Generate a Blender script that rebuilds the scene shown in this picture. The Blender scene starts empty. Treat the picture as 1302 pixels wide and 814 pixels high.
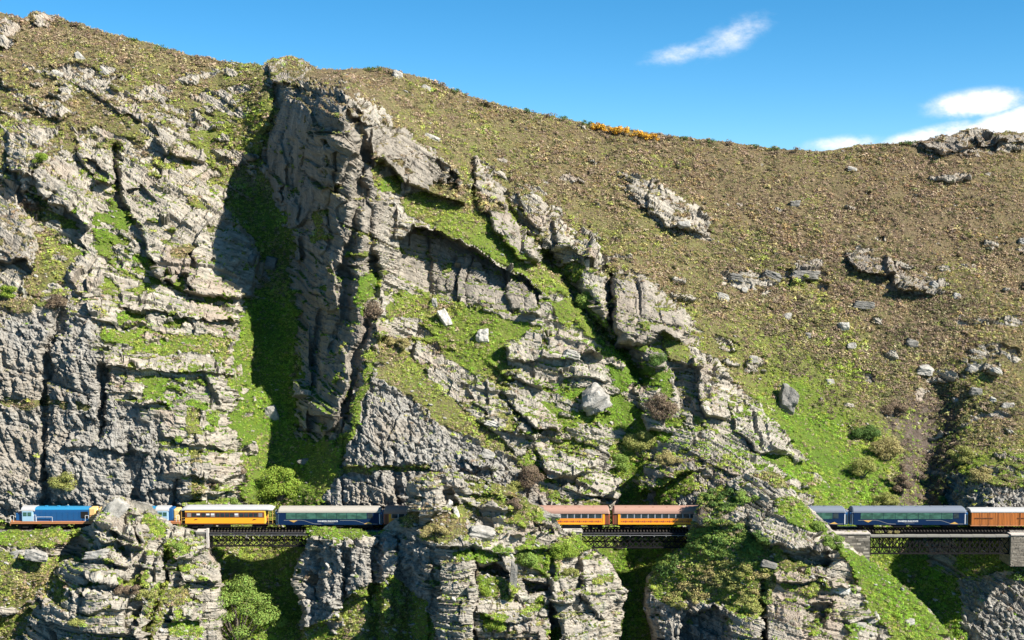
import bpy, math, random
import numpy as np
from mathutils import Vector, Matrix
rng = np.random.default_rng(7)
random.seed(7)
scene = bpy.context.scene
COL = scene.collection
R = math.radians

# ------------------------------------------------------------------ camera
FOC = 1650.0            # focal length in photo pixels (1302 wide)
CAM = (0.0, -220.0, 51.2)
PITCH = R(4.0)
cam_d = bpy.data.cameras.new('camera')
cam = bpy.data.objects.new('camera', cam_d)
COL.objects.link(cam)
cam.location = CAM
cam.rotation_euler = (R(90) - PITCH, 0, 0)
cam_d.sensor_width = 36.0
cam_d.lens = 36.0 * FOC / 1302.0
cam_d.clip_start = 1.0
cam_d.clip_end = 20000.0
scene.camera = cam

# ------------------------------------------------------------------ light
SUNV = Vector((0.67, -0.37, 0.645)).normalized()      # towards the sun
sun_d = bpy.data.lights.new('sun', 'SUN')
sun_d.energy = 4.3
sun_d.angle = R(0.53)
sun_d.color = (1.0, 0.945, 0.855)
sun = bpy.data.objects.new('sun', sun_d)
COL.objects.link(sun)
sun.rotation_euler = (-SUNV).to_track_quat('-Z', 'Y').to_euler()
sun.location = (150, -150, 250)
world = bpy.data.worlds.new('World')
scene.world = world
world.use_nodes = True
scene.view_settings.view_transform = 'Standard'
scene.view_settings.look = 'None'
scene.view_settings.exposure = 1.55
scene.view_settings.gamma = 1.0

def px_dir(px, row):
    u = (px - 651.0) / FOC; v = -(row - 407.0) / FOC
    return (u, math.cos(PITCH) + v * math.sin(PITCH), -math.sin(PITCH) + v * math.cos(PITCH))

def build_world():
    nt = world.node_tree; N = nt.nodes; L = nt.links
    N.clear()
    out = N.new('ShaderNodeOutputWorld'); bg = N.new('ShaderNodeBackground')
    sky = N.new('ShaderNodeTexSky'); sky.sky_type = 'NISHITA'; sky.sun_disc = False
    sky.sun_elevation = math.asin(SUNV.z)
    sky.sun_rotation = math.atan2(SUNV.x, SUNV.y)
    sky.altitude = 0.0; sky.air_density = 0.6; sky.dust_density = 0.0; sky.ozone_density = 5.0
    hs = N.new('ShaderNodeHueSaturation'); hs.inputs['Hue'].default_value = 0.486; hs.inputs['Saturation'].default_value = 1.24
    L.new(sky.outputs[0], hs.inputs['Color'])
    tc = N.new('ShaderNodeTexCoord'); sp = N.new('ShaderNodeSeparateXYZ')
    L.new(tc.outputs['Generated'], sp.inputs[0])
    def m(op, a, b=None, c=None, clamp=False):
        n = N.new('ShaderNodeMath'); n.operation = op; n.use_clamp = clamp
        for i, v in enumerate((a, b, c)):
            if v is None: continue
            if isinstance(v, (int, float)): n.inputs[i].default_value = v
            else: L.new(v, n.inputs[i])
        return n.outputs[0]
    yy = m('MAXIMUM', sp.outputs['Y'], 0.05)
    U = m('DIVIDE', sp.outputs['X'], yy); W = m('DIVIDE', sp.outputs['Z'], yy)
    cb = N.new('ShaderNodeCombineXYZ'); L.new(U, cb.inputs[0]); L.new(W, cb.inputs[1])
    def noise(scale, detail, sx=1, sy=1, rough=.6):
        mp = N.new('ShaderNodeMapping'); mp.inputs['Scale'].default_value = (sx, sy, 1)
        mp.inputs['Rotation'].default_value = (0, 0, R(-18))
        L.new(cb.outputs[0], mp.inputs[0])
        n = N.new('ShaderNodeTexNoise'); n.inputs['Scale'].default_value = scale
        n.inputs['Detail'].default_value = detail; n.inputs['Roughness'].default_value = rough
        L.new(mp.outputs[0], n.inputs[0]); return n.outputs[0]
    n1 = noise(26, 7, 1, 1.6); n2 = noise(90, 6, 1, 1.8, .65)
    tot = None
    for (px, row, a, b, rot, amp) in [(864, 68, 56, 16, 10, .66), (932, 48, 62, 25, 28, .66), (905, 60, 40, 20, 15, .6),
                                      (1243, 132, 60, 17, 6, 1.5), (1292, 156, 120, 17, 17, 2.0),
                                      (1075, 184, 56, 13, 4, .9), (1180, 172, 90, 12, 14, 1.0), (1118, 6, 20, 4, 0, .2)]:
        d = px_dir(px, row); u0 = d[0] / d[1]; w0 = d[2] / d[1]
        cu, su = math.cos(R(rot)), math.sin(R(rot))
        du = m('SUBTRACT', U, u0); dw = m('SUBTRACT', W, w0)
        p = m('ADD', m('MULTIPLY', du, cu * FOC / a), m('MULTIPLY', dw, su * FOC / a))
        q = m('ADD', m('MULTIPLY', du, -su * FOC / b), m('MULTIPLY', dw, cu * FOC / b))
        rr = m('ADD', m('MULTIPLY', p, p), m('MULTIPLY', q, q))
        e = m('MULTIPLY', m('POWER', 2.718, m('MULTIPLY', rr, -1.0)), amp)
        tot = e if tot is None else m('MAXIMUM', tot, e)
    nn = m('ADD', m('MULTIPLY', m('SUBTRACT', n1, 0.5), 1.3), m('MULTIPLY', m('SUBTRACT', n2, 0.5), 0.9))
    cov = m('MULTIPLY', tot, m('ADD', 1.0, m('MULTIPLY', nn, 1.3)))
    ramp = N.new('ShaderNodeMapRange'); ramp.interpolation_type = 'SMOOTHSTEP'
    ramp.inputs['From Min'].default_value = 0.22; ramp.inputs['From Max'].default_value = 1.2
    L.new(cov, ramp.inputs['Value'])
    # only in the half of the sky in front
    front = m('GREATER_THAN', sp.outputs['Y'], 0.06)
    fac = m('MULTIPLY', ramp.outputs[0], front)
    mix = N.new('ShaderNodeMixRGB'); L.new(fac, mix.inputs[0]); L.new(hs.outputs[0], mix.inputs[1])
    mix.inputs[2].default_value = (7.0, 7.1, 7.3, 1)
    L.new(mix.outputs[0], bg.inputs[0]); bg.inputs[1].default_value = 0.0575
    L.new(bg.outputs[0], out.inputs[0])
build_world()

# ------------------------------------------------------------------ numeric helpers
def hsh(*a, seed=0):
    h = np.full(np.broadcast(*a).shape, 2166136261 + seed * 7919, dtype=np.uint32)
    with np.errstate(over='ignore'):
        for v in a:
            h = (h ^ (v.astype(np.int64) & 0xffffffff).astype(np.uint32)) * np.uint32(16777619)
            h ^= h >> np.uint32(15); h *= np.uint32(2246822519); h ^= h >> np.uint32(13)
    return (h >> np.uint32(8)).astype(np.float32) / np.float32(16777216.0)

def vnoise(x, y, z, seed=0):
    xf, yf, zf = np.floor(x), np.floor(y), np.floor(z)
    fx, fy, fz = x - xf, y - yf, z - zf
    xi, yi, zi = xf.astype(np.int64), yf.astype(np.int64), zf.astype(np.int64)
    sx, sy, sz = [f * f * (3 - 2 * f) for f in (fx, fy, fz)]
    r = 0
    for a in (0, 1):
        wx = sx if a else 1 - sx
        for b in (0, 1):
            wy = sy if b else 1 - sy
            for c in (0, 1):
                wz = sz if c else 1 - sz
                r = r + wx * wy * wz * hsh(xi + a, yi + b, zi + c, seed=seed)
    return r * 2 - 1

def fbm(x, y, z, octv=4, seed=0, gain=.5, lac=2.03):
    r = 0; a = 1.0; t = 0
    for i in range(octv):
        r = r + a * vnoise(x, y, z, seed + i * 13); t += a
        x, y, z = x * lac + 3.1, y * lac + 1.7, z * lac + 5.3; a *= gain
    return r / t

def worley(x, y, z, seed=0):
    xi, yi, zi = [np.floor(v).astype(np.int64) for v in (x, y, z)]
    f1 = np.full(x.shape, 9.0, np.float32); f2 = f1.copy(); idh = np.zeros(x.shape, np.float32)
    for a in (-1, 0, 1):
        for b in (-1, 0, 1):
            for c in (-1, 0, 1):
                X, Y, Z = xi + a, yi + b, zi + c
                h = hsh(X, Y, Z, seed=seed)
                d = (X + hsh(X, Y, Z, seed=seed + 1) - x) ** 2 + (Y + hsh(X, Y, Z, seed=seed + 2) - y) ** 2 + (Z + hsh(X, Y, Z, seed=seed + 3) - z) ** 2
                c1 = d < f1
                f2 = np.where(c1, f1, np.minimum(f2, d)); idh = np.where(c1, h, idh); f1 = np.where(c1, d, f1)
    return np.sqrt(f1), np.sqrt(f2), idh

def sstep(x): 
    x = np.clip(x, 0, 1); return x * x * (3 - 2 * x)

def unproj(px, row, y):
    u = (px - 651.0) / FOC; v = -(row - 407.0) / FOC
    c, s = math.cos(PITCH), math.sin(PITCH)
    t = (y + 220.0) / (c + v * s)
    return np.stack([u * t, y + 0 * t, 51.2 + t * (-s + v * c)], -1)

def U1(px, row, y):
    p = unproj(np.array([float(px)]), np.array([float(row)]), np.array([float(y)]))[0]
    return Vector((float(p[0]), float(p[1]), float(p[2])))

class TPS:
    def __init__(self, pts, smooth=0.0):
        p = np.array(pts, float); self.p = p[:, :2] / 100.0; n = len(p)
        K = self.k(np.linalg.norm(self.p[:, None] - self.p[None], axis=-1)) + np.eye(n) * smooth
        A = np.zeros((n + 3, n + 3)); A[:n, :n] = K
        Q = np.c_[np.ones(n), self.p]; A[:n, n:] = Q; A[n:, :n] = Q.T
        self.w = np.linalg.solve(A, np.r_[p[:, 2], 0, 0, 0])
    @staticmethod
    def k(r): return np.where(r > 1e-9, r * r * np.log(np.maximum(r, 1e-9)), 0)
    def __call__(self, x, y):
        q = np.stack([x, y], -1).reshape(-1, 2) / 100.0; out = np.zeros(len(q))
        for i in range(0, len(q), 20000):
            c = q[i:i + 20000]
            r = np.linalg.norm(c[:, None] - self.p[None], axis=-1)
            out[i:i + 20000] = self.k(r) @ self.w[:-3] + self.w[-3] + c @ self.w[-2:]
        return out.reshape(x.shape)

class Field:
    """a smooth field tabulated on a coarse lattice and read back bilinearly"""
    def __init__(self, f, x0=-210, x1=1510, y0=-20, y1=960, step=8):
        self.x0, self.y0, self.s = x0, y0, step
        xs = np.arange(x0, x1 + step, step); ys = np.arange(y0, y1 + step, step)
        X, Y = np.meshgrid(xs, ys); self.g = f(X.astype(float), Y.astype(float))
    def __call__(self, x, y):
        a = np.clip((x - self.x0) / self.s, 0, self.g.shape[1] - 1.001); b = np.clip((y - self.y0) / self.s, 0, self.g.shape[0] - 1.001)
        i = a.astype(int); j = b.astype(int); fa = a - i; fb = b - j; g = self.g
        return (g[j, i] * (1 - fa) + g[j, i + 1] * fa) * (1 - fb) + (g[j + 1, i] * (1 - fa) + g[j + 1, i + 1] * fa) * fb

def idw(pts, pw=3):
    p = np.array(pts, float)
    def f(x, y):
        w = 1.0 / (((x[..., None] - p[:, 0]) ** 2 + (y[..., None] - p[:, 1]) ** 2 + 900) ** (pw / 2))
        return (w * p[:, 2]).sum(-1) / w.sum(-1)
    return f

def seg_dist(x, y, pts, closed=True, flags=None):
    """signed distance (positive inside) or plain distance for an open line"""
    P = np.array([p[:2] for p in pts], float); n = len(P)
    d = np.full(x.shape, 1e9); ins = np.zeros(x.shape, bool)
    for i in range(n if closed else n - 1):
        a = P[i]; b = P[(i + 1) % n]; ab = b - a; L2 = max(ab @ ab, 1e-9)
        if flags is None or flags[i]:
            t = np.clip(((x - a[0]) * ab[0] + (y - a[1]) * ab[1]) / L2, 0, 1)
            d = np.minimum(d, (x - a[0] - t * ab[0]) ** 2 + (y - a[1] - t * ab[1]) ** 2)
        if closed and a[1] != b[1]:
            c = ((a[1] > y) != (b[1] > y)) & (x < (b[0] - a[0]) * (y - a[1]) / (b[1] - a[1]) + a[0])
            ins ^= c
    d = np.sqrt(d)
    return np.where(ins, d, -d) if closed else d

def bbox_sel(x, y, pts, m):
    P = np.array([p[:2] for p in pts], float)
    return np.nonzero((x > P[:, 0].min() - m) & (x < P[:, 0].max() + m) & (y > P[:, 1].min() - m) & (y < P[:, 1].max() + m))[0]

def cover(x, y, polys, soft=4.0):
    m = np.zeros(x.shape)
    for p in polys:
        i = bbox_sel(x, y, p, soft * 2)
        d = seg_dist(x[i], y[i], p)
        m[i] = np.maximum(m[i], np.clip(0.5 + d / (2 * soft), 0, 1))
    return m

def plates(x, y, lst):
    o = np.zeros(x.shape)
    for (poly, h, w) in lst:
        i = bbox_sel(x, y, poly, 2)
        if len(i) == 0: continue
        P = np.array(poly, float); d = seg_dist(x[i], y[i], poly)
        fx = np.clip((x[i] - P[:, 0].min()) / (np.ptp(P[:, 0])), 0, 1); fy = np.clip((y[i] - P[:, 1].min()) / np.ptp(P[:, 1]), 0, 1)
        hh = (h[0] * (1 - fx) + h[1] * fx) * (1 - fy) + (h[2] * (1 - fx) + h[3] * fx) * fy
        o[i] += hh * sstep(d / w)
    return o

def grooves(x, y, lst):
    o = np.zeros(x.shape)
    for (line, dep, w) in lst:
        i = bbox_sel(x, y, line, w * 3)
        if len(i) == 0: continue
        d = seg_dist(x[i], y[i], line, closed=False)
        o[i] -= dep * np.exp(-(d / w) ** 2)
    return o
# ------------------------------------------------------------------ the mountain: survey data (photo pixels + distance behind the track in metres)
SKY = [(-200, 5), (0, 16), (15, 20), (33, 23), (38, 15), (55, 14), (75, 22), (100, 30), (130, 40), (180, 53), (240, 69), (300, 80), (335, 83),
       (345, 77), (365, 73), (385, 76), (405, 88), (430, 88), (490, 86), (500, 88), (530, 97), (560, 107), (600, 123), (650, 137),
       (700, 148), (750, 158), (800, 165), (850, 173), (900, 178), (950, 184), (1000, 190), (1030, 193), (1060, 192), (1090, 185),
       (1130, 183), (1170, 180), (1195, 172), (1210, 173), (1224, 166), (1235, 163), (1250, 164), (1262, 170), (1280, 168), (1302, 172), (1510, 185)]
A_PTS = [
 (-200,645,4),(-200,560,6),(-200,480,8),(-200,410,12),(-200,340,22),(-200,260,34),(-200,180,50),(-200,100,66),(-200,10,86),
 (-40,645,4),(-40,560,6),(-40,480,8),(-40,410,11),(-40,340,20),(-40,260,32),(-40,180,48),(-40,100,64),(-40,20,84),
 (60,645,4),(60,560,6),(60,480,8),(60,410,11),(60,340,22),(60,260,31),(60,180,46),(60,100,64),(60,30,82),
 (130,645,4),(130,560,5.5),(130,480,8),(130,400,14),(130,330,27),(130,260,36),(130,180,50),(130,100,66),(130,42,81),
 (200,645,4),(200,560,7),(200,480,13),(200,400,24),(200,330,32),(200,260,41),(200,180,53),(200,100,70),(200,60,80),
 (290,645,7),(290,560,13),(290,480,22),(290,400,32),(290,330,41),(290,260,51),(290,180,62),(290,110,71),(290,80,79),
 (320,620,13),(325,540,24),(318,470,33),(318,400,38),(315,300,50),(320,220,60),
 (370,645,12),(370,600,18),(362,540,27),(355,480,35),(350,400,44),(348,330,51),(343,250,57),(340,180,58),(342,130,62),(345,92,72),
 (365,74,84),(400,90,79),
 (400,109,50),(440,112,37),(465,150,30),(460,200,28),(458,250,26),(456,300,25),(454,360,22),(452,420,18.5),(448,480,15),(440,540,11),(440,590,8),(430,98,66),(470,104,70),(440,620,5.5),(440,660,4),
 (368,150,50),(370,125,54),(372,200,47),(378,250,44),(384,300,41),(388,350,38),(392,400,35),(392,450,32),(390,500,28),(388,545,24),(410,600,12),(405,645,7),
 (500,90,80),(500,120,66),(500,160,47),(500,210,40),(500,260,36),(500,310,32),(500,360,30),(500,420,23),(500,480,16),(500,540,9),(500,600,5),(500,645,4),
 (560,115,80),(560,150,70),(560,200,50),(560,250,46),(560,300,38),(560,360,33),(560,410,29),(560,460,22),(560,520,13),(560,580,6.5),(560,640,4),
 (620,130,84),(620,180,72),(620,230,60),(620,290,46),(620,350,35),(620,400,30),(620,450,24),(620,510,17),(620,580,8),(620,640,4),
 (700,150,86),(700,200,74),(700,250,62),(700,310,50),(700,370,38),(700,430,29),(700,500,21),(700,560,14),(700,610,9),(700,645,6),
 (760,160,88),(760,220,74),(760,280,61),(760,340,46),(760,400,34),(760,450,29),(760,510,22),(760,570,16),(760,640,10),
 (800,165,88),(800,250,68),(800,310,54),(800,360,42),(800,420,33),(800,470,28),(800,530,23),(800,600,18),(800,645,15),
 (850,174,90),(850,250,72),(850,320,56),(850,380,43),(850,440,32),(850,500,24),(850,560,17),(850,610,12),(850,650,7),
 (900,180,92),(900,250,76),(900,320,61),(900,400,45),(900,450,34),(900,500,26),(900,550,18),(900,600,10),(900,650,4.5),
 (960,186,94),(960,250,80),(960,350,59),(960,440,42),(960,500,32),(960,550,21),(960,600,11),(960,650,4.5),
 (1010,190,95),(1010,270,77),(1010,350,61),(1010,450,44),(1010,520,33),(1010,580,20),(1010,630,9),(1010,660,5),
 (1060,192,97),(1060,280,76),(1060,400,54),(1060,500,38),(1060,570,26),(1060,620,16),(1060,650,10),
 (1130,185,100),(1130,280,77),(1130,400,55),(1130,500,40),(1130,580,28),(1130,650,16),
 (1180,180,101),(1180,280,78),(1180,400,56),(1180,500,42),(1180,580,30),(1180,650,19),
 (1250,166,105),(1250,280,79),(1250,400,56),(1250,500,38),(1250,570,25),(1250,620,11),(1250,660,5),
 (1330,172,108),(1330,280,80),(1330,400,57),(1330,500,38),(1330,570,22),(1330,620,9),(1330,660,4.5),
 (1500,185,110),(1500,280,80),(1500,400,57),(1500,500,38),(1500,570,20),(1500,620,8),(1500,660,5),
 # below the track, seen in the gullies
 (-200,720,8),(-200,950,-2),(100,720,8),(100,950,-2),(240,680,6),(240,780,2),(240,950,-12),
 (330,675,11),(330,720,7),(330,780,0),(330,860,-8),(330,950,-14),(385,700,5),(390,780,2),
 (450,690,8),(450,800,3),(450,950,-4),(600,690,8),(600,800,4),(600,950,-4),(740,680,8),
 (800,680,13),(800,730,9),(800,800,3),(800,950,-10),(850,690,8),(850,780,3),
 (930,690,8),(930,800,3),(930,950,-6),(1050,680,9),(1060,800,4),(1060,950,-6),
 (1120,690,16),(1180,700,15),(1180,740,11),(1180,814,4),(1180,950,-8),(1240,700,9),(1240,760,5),(1240,814,0),(1240,950,-10),
 (1310,700,5),(1310,760,2),(1310,814,-3),(1310,950,-12),(1500,700,5),(1500,950,-12)]
B_PTS = [
 (-200,666.5,4.5),(-200,672.8,-1.3),(-200,679,-3.0),(-200,700,-8),(-200,740,-12),(-200,814,-16),(-200,950,-22),
 (50,666.5,4.5),(50,672.8,-1.3),(50,679,-3.0),(50,690,-5.5),(50,702,-8),(50,740,-12),(50,814,-16),(50,950,-22),(0,690,-5.5),(0,740,-12),(0,814,-15),
 (100,666.5,4.5),(100,672.8,-1.4),(100,679,-3.3),(75,672.8,-1.3),(20,672.8,-1.3),(-50,672.8,-1.3),(100,700,-7),(100,740,-13),(100,814,-18),(100,950,-24),
 (125,650,-4.2),(118,665,-6.2),(112,690,-9.3),(112,705,-10.8),(108,740,-14.6),(140,665,-6.2),(135,690,-9.6),(160,635,-3.2),(160,655,-5.5),(160,680,-8),(160,710,-11),(160,760,-15),(160,814,-19),(160,950,-26),
 (205,660,-3.2),(205,680,-6),(205,720,-9),(205,770,-13),(205,814,-16),(240,680,-3.2),(240,700,-5),(240,740,-8),(240,814,-14),(270,700,-3),(270,950,-22),
 (400,666.5,4.5),(400,672.8,-1.3),(400,679,-2.8),(400,700,-3.2),(400,740,-4),(400,814,-7),(400,950,-12),
 (440,666.5,4.5),(440,672.8,-1.3),(440,679,-3.2),(420,672.8,-1.3),(460,672.8,-1.3),(440,690,-5),(440,740,-6),(440,800,-8),(440,950,-14),(480,666.5,4.5),(480,672.8,-1.4),(480,680,-3.5),(480,700,-5),(480,760,-7),
 (500,690,-5),(510,660,-3.6),(530,620,-3.6),(530,650,-6),(530,690,-9),(520,740,-9),(520,814,-11),(545,780,-14),(545,700,-12),
 (600,606,-3.2),(600,630,-4.2),(600,660,-6.5),(600,690,-12),(600,740,-16),(600,814,-20),(600,950,-27),
 (660,630,-3.2),(660,650,-4.5),(660,680,-8),(660,720,-12),(660,780,-16),(660,814,-19),
 (700,662,-3),(710,690,-6),(710,740,-11),(710,800,-16),(760,705,-4),(760,750,-8),(760,814,-14),(790,750,-4),(790,814,-9),(740,680,-3),(750,950,-22),
 (880,665,-3.2),(890,645,-3.2),(900,690,-6),(860,710,-4.5),(840,760,-6),(850,814,-9),(900,760,-9),(900,814,-14),(870,950,-20),
 (930,620,-3),(960,602,-3),(960,650,-5.5),(960,700,-9),(960,760,-14),(960,814,-18),(1000,625,-3.1),(1010,660,-6),(1010,700,-10),(1010,760,-14),(1010,814,-19),(1000,950,-28),
 (1050,668,-3.2),(1060,700,-7),(1060,760,-12),(1060,814,-17),(1110,720,-5),(1110,780,-11),(1150,750,-6),(1160,814,-12),(1200,810,-8),(1240,950,-18)]
# front outcrops and benches: (px,row,flag) flag 1 = the edge starting here is a free rock edge
B_POLYS = [
 [(-200,666,0),(104,668,1),(112,667,1),(121,660,1),(128,651,1),(133,640,1),(140,633,1),(150,631,1),(175,636,1),(195,642,1),(207,655,1),(222,668,1),(262,673,1),(266,690,1),(270,704,1),(280,716,1),(283,760,1),(281,950,0),(-200,950,0)],
 [(392,666,0),(487,666,1),(489,666,1),(492,660,1),(505,656,1),(517,654,1),(519,640,1),(517,618,1),(524,604,1),(545,600,1),(600,603,1),(632,614,1),(662,628,1),(684,640,1),(700,652,1),(708,660,1),(716,672,1),(740,673,1),(741,690,1),(760,698,1),(776,712,1),(788,734,1),(797,755,1),(792,785,1),(790,950,0),(380,950,1),(384,780,1),(372,740,1),(380,710,1),(392,690,1)],
 [(876,672,1),(882,655,1),(888,640,1),(903,622,1),(925,612,1),(950,600,1),(972,596,1),(990,602,1),(1008,622,1),(1026,642,1),(1047,660,1),(1066,680,1),(1088,698,1),(1112,716,1),(1150,745,1),(1186,780,1),(1216,814,1),(1262,900,1),(1285,950,0),(836,950,1),(830,814,1),(815,770,1),(822,732,1),(850,704,1),(874,694,1)]]

ROCK_A = [
 [(-200,412),(20,410),(60,400),(80,385),(100,372),(130,378),(210,370),(300,385),(312,402),(306,430),(300,470),(290,482),(240,476),(200,472),(168,482),(180,500),(200,513),(250,522),(285,540),(300,556),(308,600),(300,665),(-200,665)],
 [(-200,0),(8,20),(24,32),(22,54),(0,60),(-200,60)], [(36,14),(55,13),(68,20),(62,30),(42,30)],
 [(73,86),(90,80),(112,90),(137,100),(162,122),(190,143),(186,153),(150,141),(118,122),(88,106)],
 [(192,150),(218,158),(240,176),(258,190),(257,207),(235,206),(208,192),(196,172)],
 [(50,136),(78,130),(97,148),(80,156),(60,152)], [(8,166),(35,150),(56,165),(62,200),(46,232),(20,222),(8,190)],
 [(55,182),(80,178),(98,203),(112,235),(119,268),(110,292),(84,272),(58,256),(50,220)],
 [(94,160),(115,172),(141,198),(144,236),(120,232),(106,206),(94,188)],
 [(144,184),(168,180),(190,200),(214,220),(228,232),(262,236),(280,258),(300,280),(330,330),(322,376),(300,382),(240,374),(204,364),(188,330),(172,290),(158,275),(148,250),(142,214)],
 [(-200,262),(15,262),(42,288),(48,320),(36,348),(34,372),(10,378),(-200,370)], [(88,258),(112,260),(119,300),(132,325),(140,352),(125,374),(93,376),(84,345),(105,323),(95,290)],
 [(0,215),(30,225),(45,255),(50,282),(0,278)], [(250,118),(285,118),(302,140),(268,143)], [(274,82),(302,90),(292,102)], [(60,85),(70,82),(76,100),(62,98)],
 [(350,112),(375,104),(400,107),(440,108),(467,130),(492,155),(522,172),(547,192),(582,222),(604,235),(612,252),(602,266),(560,256),(540,242),(515,245),(508,262),(540,286),(600,314),(650,338),(692,372),(704,400),(692,424),(640,408),(600,386),(560,378),(520,370),(500,378),(495,400),(530,402),(560,438),(600,468),(640,498),(672,556),(664,590),(700,640),(700,665),(395,665),(408,610),(428,560),(398,552),(380,552),(374,520),(384,480),(376,440),(383,400),(370,350),(372,300),(356,260),(336,210),(338,180),(352,150)],
 [(334,85),(345,76),(365,71),(385,75),(406,88),(380,100),(362,112),(345,106)],
 [(598,208),(620,220),(652,272),(684,322),(686,336),(660,327),(628,290),(608,265)], [(648,238),(680,243),(702,274),(747,300),(774,330),(767,346),(740,336),(708,320),(678,290),(663,265)],
 [(738,335),(772,343),(777,380),(772,416),(748,406),(741,372)], [(775,348),(800,343),(832,368),(862,393),(884,420),(872,442),(880,470),(855,470),(820,462),(785,442),(772,412)],
 [(838,430),(880,423),(902,458),(932,478),(962,518),(988,543),(1004,578),(970,582),(930,566),(900,560),(880,534),(858,522),(853,482)],
 [(850,556),(900,556),(960,586),(1000,610),(1040,650),(1040,665),(830,665),(832,650),(850,612),(812,622),(815,600)], [(800,492),(840,492),(848,545),(820,552)],
 [(620,442),(660,428),(702,408),(748,428),(768,460),(774,488),(730,484),(688,492),(650,470),(600,452)],
 [(585,488),(622,478),(668,538),(682,562),(640,548)], [(638,482),(668,488),(704,528),(716,552),(680,548),(650,512)],
 [(678,560),(730,576),(762,588),(792,610),(784,642),(740,632),(700,602)], [(676,636),(740,640),(745,665),(680,665)], [(745,545),(775,545),(782,575),(760,575)],
 [(785,220),(830,232),(872,258),(908,280),(893,302),(850,292),(818,262)], [(1073,320),(1110,322),(1150,343),(1198,360),(1192,377),(1140,372),(1088,346)], [(1003,340),(1040,336),(1048,350),(1010,358)],
 [(1163,183),(1200,168),(1302,160),(1500,175),(1500,196),(1302,192),(1230,197),(1180,192)], [(1195,625),(1240,612),(1302,622),(1500,620),(1500,665),(1195,665)],
 [(1222,742),(1302,716),(1500,716),(1500,950),(1236,950),(1224,800)], [(1176,686),(1212,686),(1222,730),(1190,724)], [(720,215),(735,222),(730,230),(716,224)],
 [(1225,455),(1270,462),(1275,478),(1240,476)], [(920,345),(1000,345),(1000,362),(920,360)]]
VEG_A = [  # green or brown cover lying on ledges inside the rock: (poly, greenness)
 ([(150,403),(165,396),(200,399),(235,408),(228,418),(180,414),(152,412)], .9), ([(130,414),(180,418),(240,425),(290,430),(292,455),(250,450),(200,449),(178,442),(132,434)], .75),
 ([(-200,506),(0,506),(60,509),(110,512),(110,519),(0,517),(-200,516)], .45), ([(478,428),(500,433),(522,460),(560,498),(612,538),(642,558),(655,580),(622,572),(560,537),(510,502),(480,482)], .45),
 ([(430,598),(520,591),(545,592),(540,600),(430,605)], .5), ([(455,350),(480,345),(476,372),(462,400),(450,385)], .9), ([(505,378),(540,378),(600,395),(650,410),(690,418),(640,440),(645,470),(610,482),(580,462),(560,438),(530,405),(512,400)], .7),
 ([(410,562),(444,548),(470,440),(480,450),(448,560),(430,600),(405,640),(395,600)], .75), ([(520,250),(545,246),(600,268),(640,300),(700,345),(750,385),(785,430),(770,440),(730,415),(690,372),(650,338),(600,312),(540,284),(510,264)], .7),
 ([(480,225),(512,220),(510,248),(486,245)], .8), ([(470,220),(478,200),(486,225),(480,250)], .5), ([(395,268),(408,262),(412,300),(398,310)], .6),
 ([(205,430),(260,432),(290,445),(240,446)], .9), ([(545,235),(600,240),(640,275),(600,268),(560,258)], .35), ([(240,250),(265,262),(255,272),(236,262)], .6),
 ([(840,610),(880,602),(890,620),(850,650),(835,650)], .8), ([(885,628),(925,618),(940,640),(890,648)], .8), ([(300,400),(330,400),(330,470),(300,470)], .9),
 ([(215,315),(248,318),(240,330),(216,328)], .35), ([(840,425),(880,440),(878,462),(848,458)],.45), ([(240,520),(252,520),(258,640),(246,640)],.6), ([(205,560),(240,566),(238,572),(206,568)],.6)]
ROUGH_A = [[(-200,412),(60,400),(118,402),(130,470),(168,512),(206,540),(214,600),(238,640),(238,665),(-200,665)],
 [(430,560),(446,500),(470,486),(500,486),(560,540),(640,582),(690,630),(700,665),(395,665),(408,610)], [(1195,600),(1500,600),(1500,665),(1195,665)], [(830,625),(900,600),(940,620),(900,665),(830,665)],
 [(1222,742),(1500,716),(1500,950),(1222,950)]]
EARTH_A = [[(1142,498),(1212,495),(1222,560),(1210,655),(1146,658),(1132,620),(1146,580)], [(1122,520),(1150,530),(1150,560),(1125,550)]]
GREEN = [(50,60,.22),(150,60,.15),(250,90,.22),(280,180,.6),(300,120,.45),(200,130,.42),(60,110,.25),(30,200,.3),(150,310,.8),(125,280,.95),(60,320,.35),(320,300,.75),(350,450,1),(320,520,1),(370,600,.95),
 (450,100,.1),(520,130,.28),(600,170,.35),(600,140,.12),(700,170,.15),(750,230,.15),(640,220,.35),(700,280,.3),(640,300,.8),(720,350,.8),(560,400,.75),(800,320,.38),(850,350,.35),(900,250,.1),
 (1000,230,.15),(1000,300,.06),(1100,300,.08),(1200,280,.06),(1280,300,.12),(950,350,.22),(1050,400,.22),(1200,420,.18),(900,400,.42),(950,450,.5),(1000,520,.9),(1060,560,1),(1090,600,1),(1010,600,.95),
 (1130,520,.4),(1250,550,.45),(1250,600,.6),(1280,480,.25),(1130,640,.75),(800,480,1),(800,560,.95),(820,630,.9),(740,540,.85),(600,560,.5),(540,510,.4),(690,620,.95),(1150,450,.2),(1080,480,.45),
 (330,690,.6),(330,760,.8),(800,720,.9),(1180,740,.9),(1130,700,.9),(1300,690,.8),(60,690,.65),(20,740,.6),(440,680,.7),(540,680,.35),(620,640,.6),(900,720,.7),(1100,770,.9),(200,670,.85),(560,780,.55),(-100,100,.2),(-100,300,.4),(1400,300,.1),(1400,500,.25)]
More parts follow.
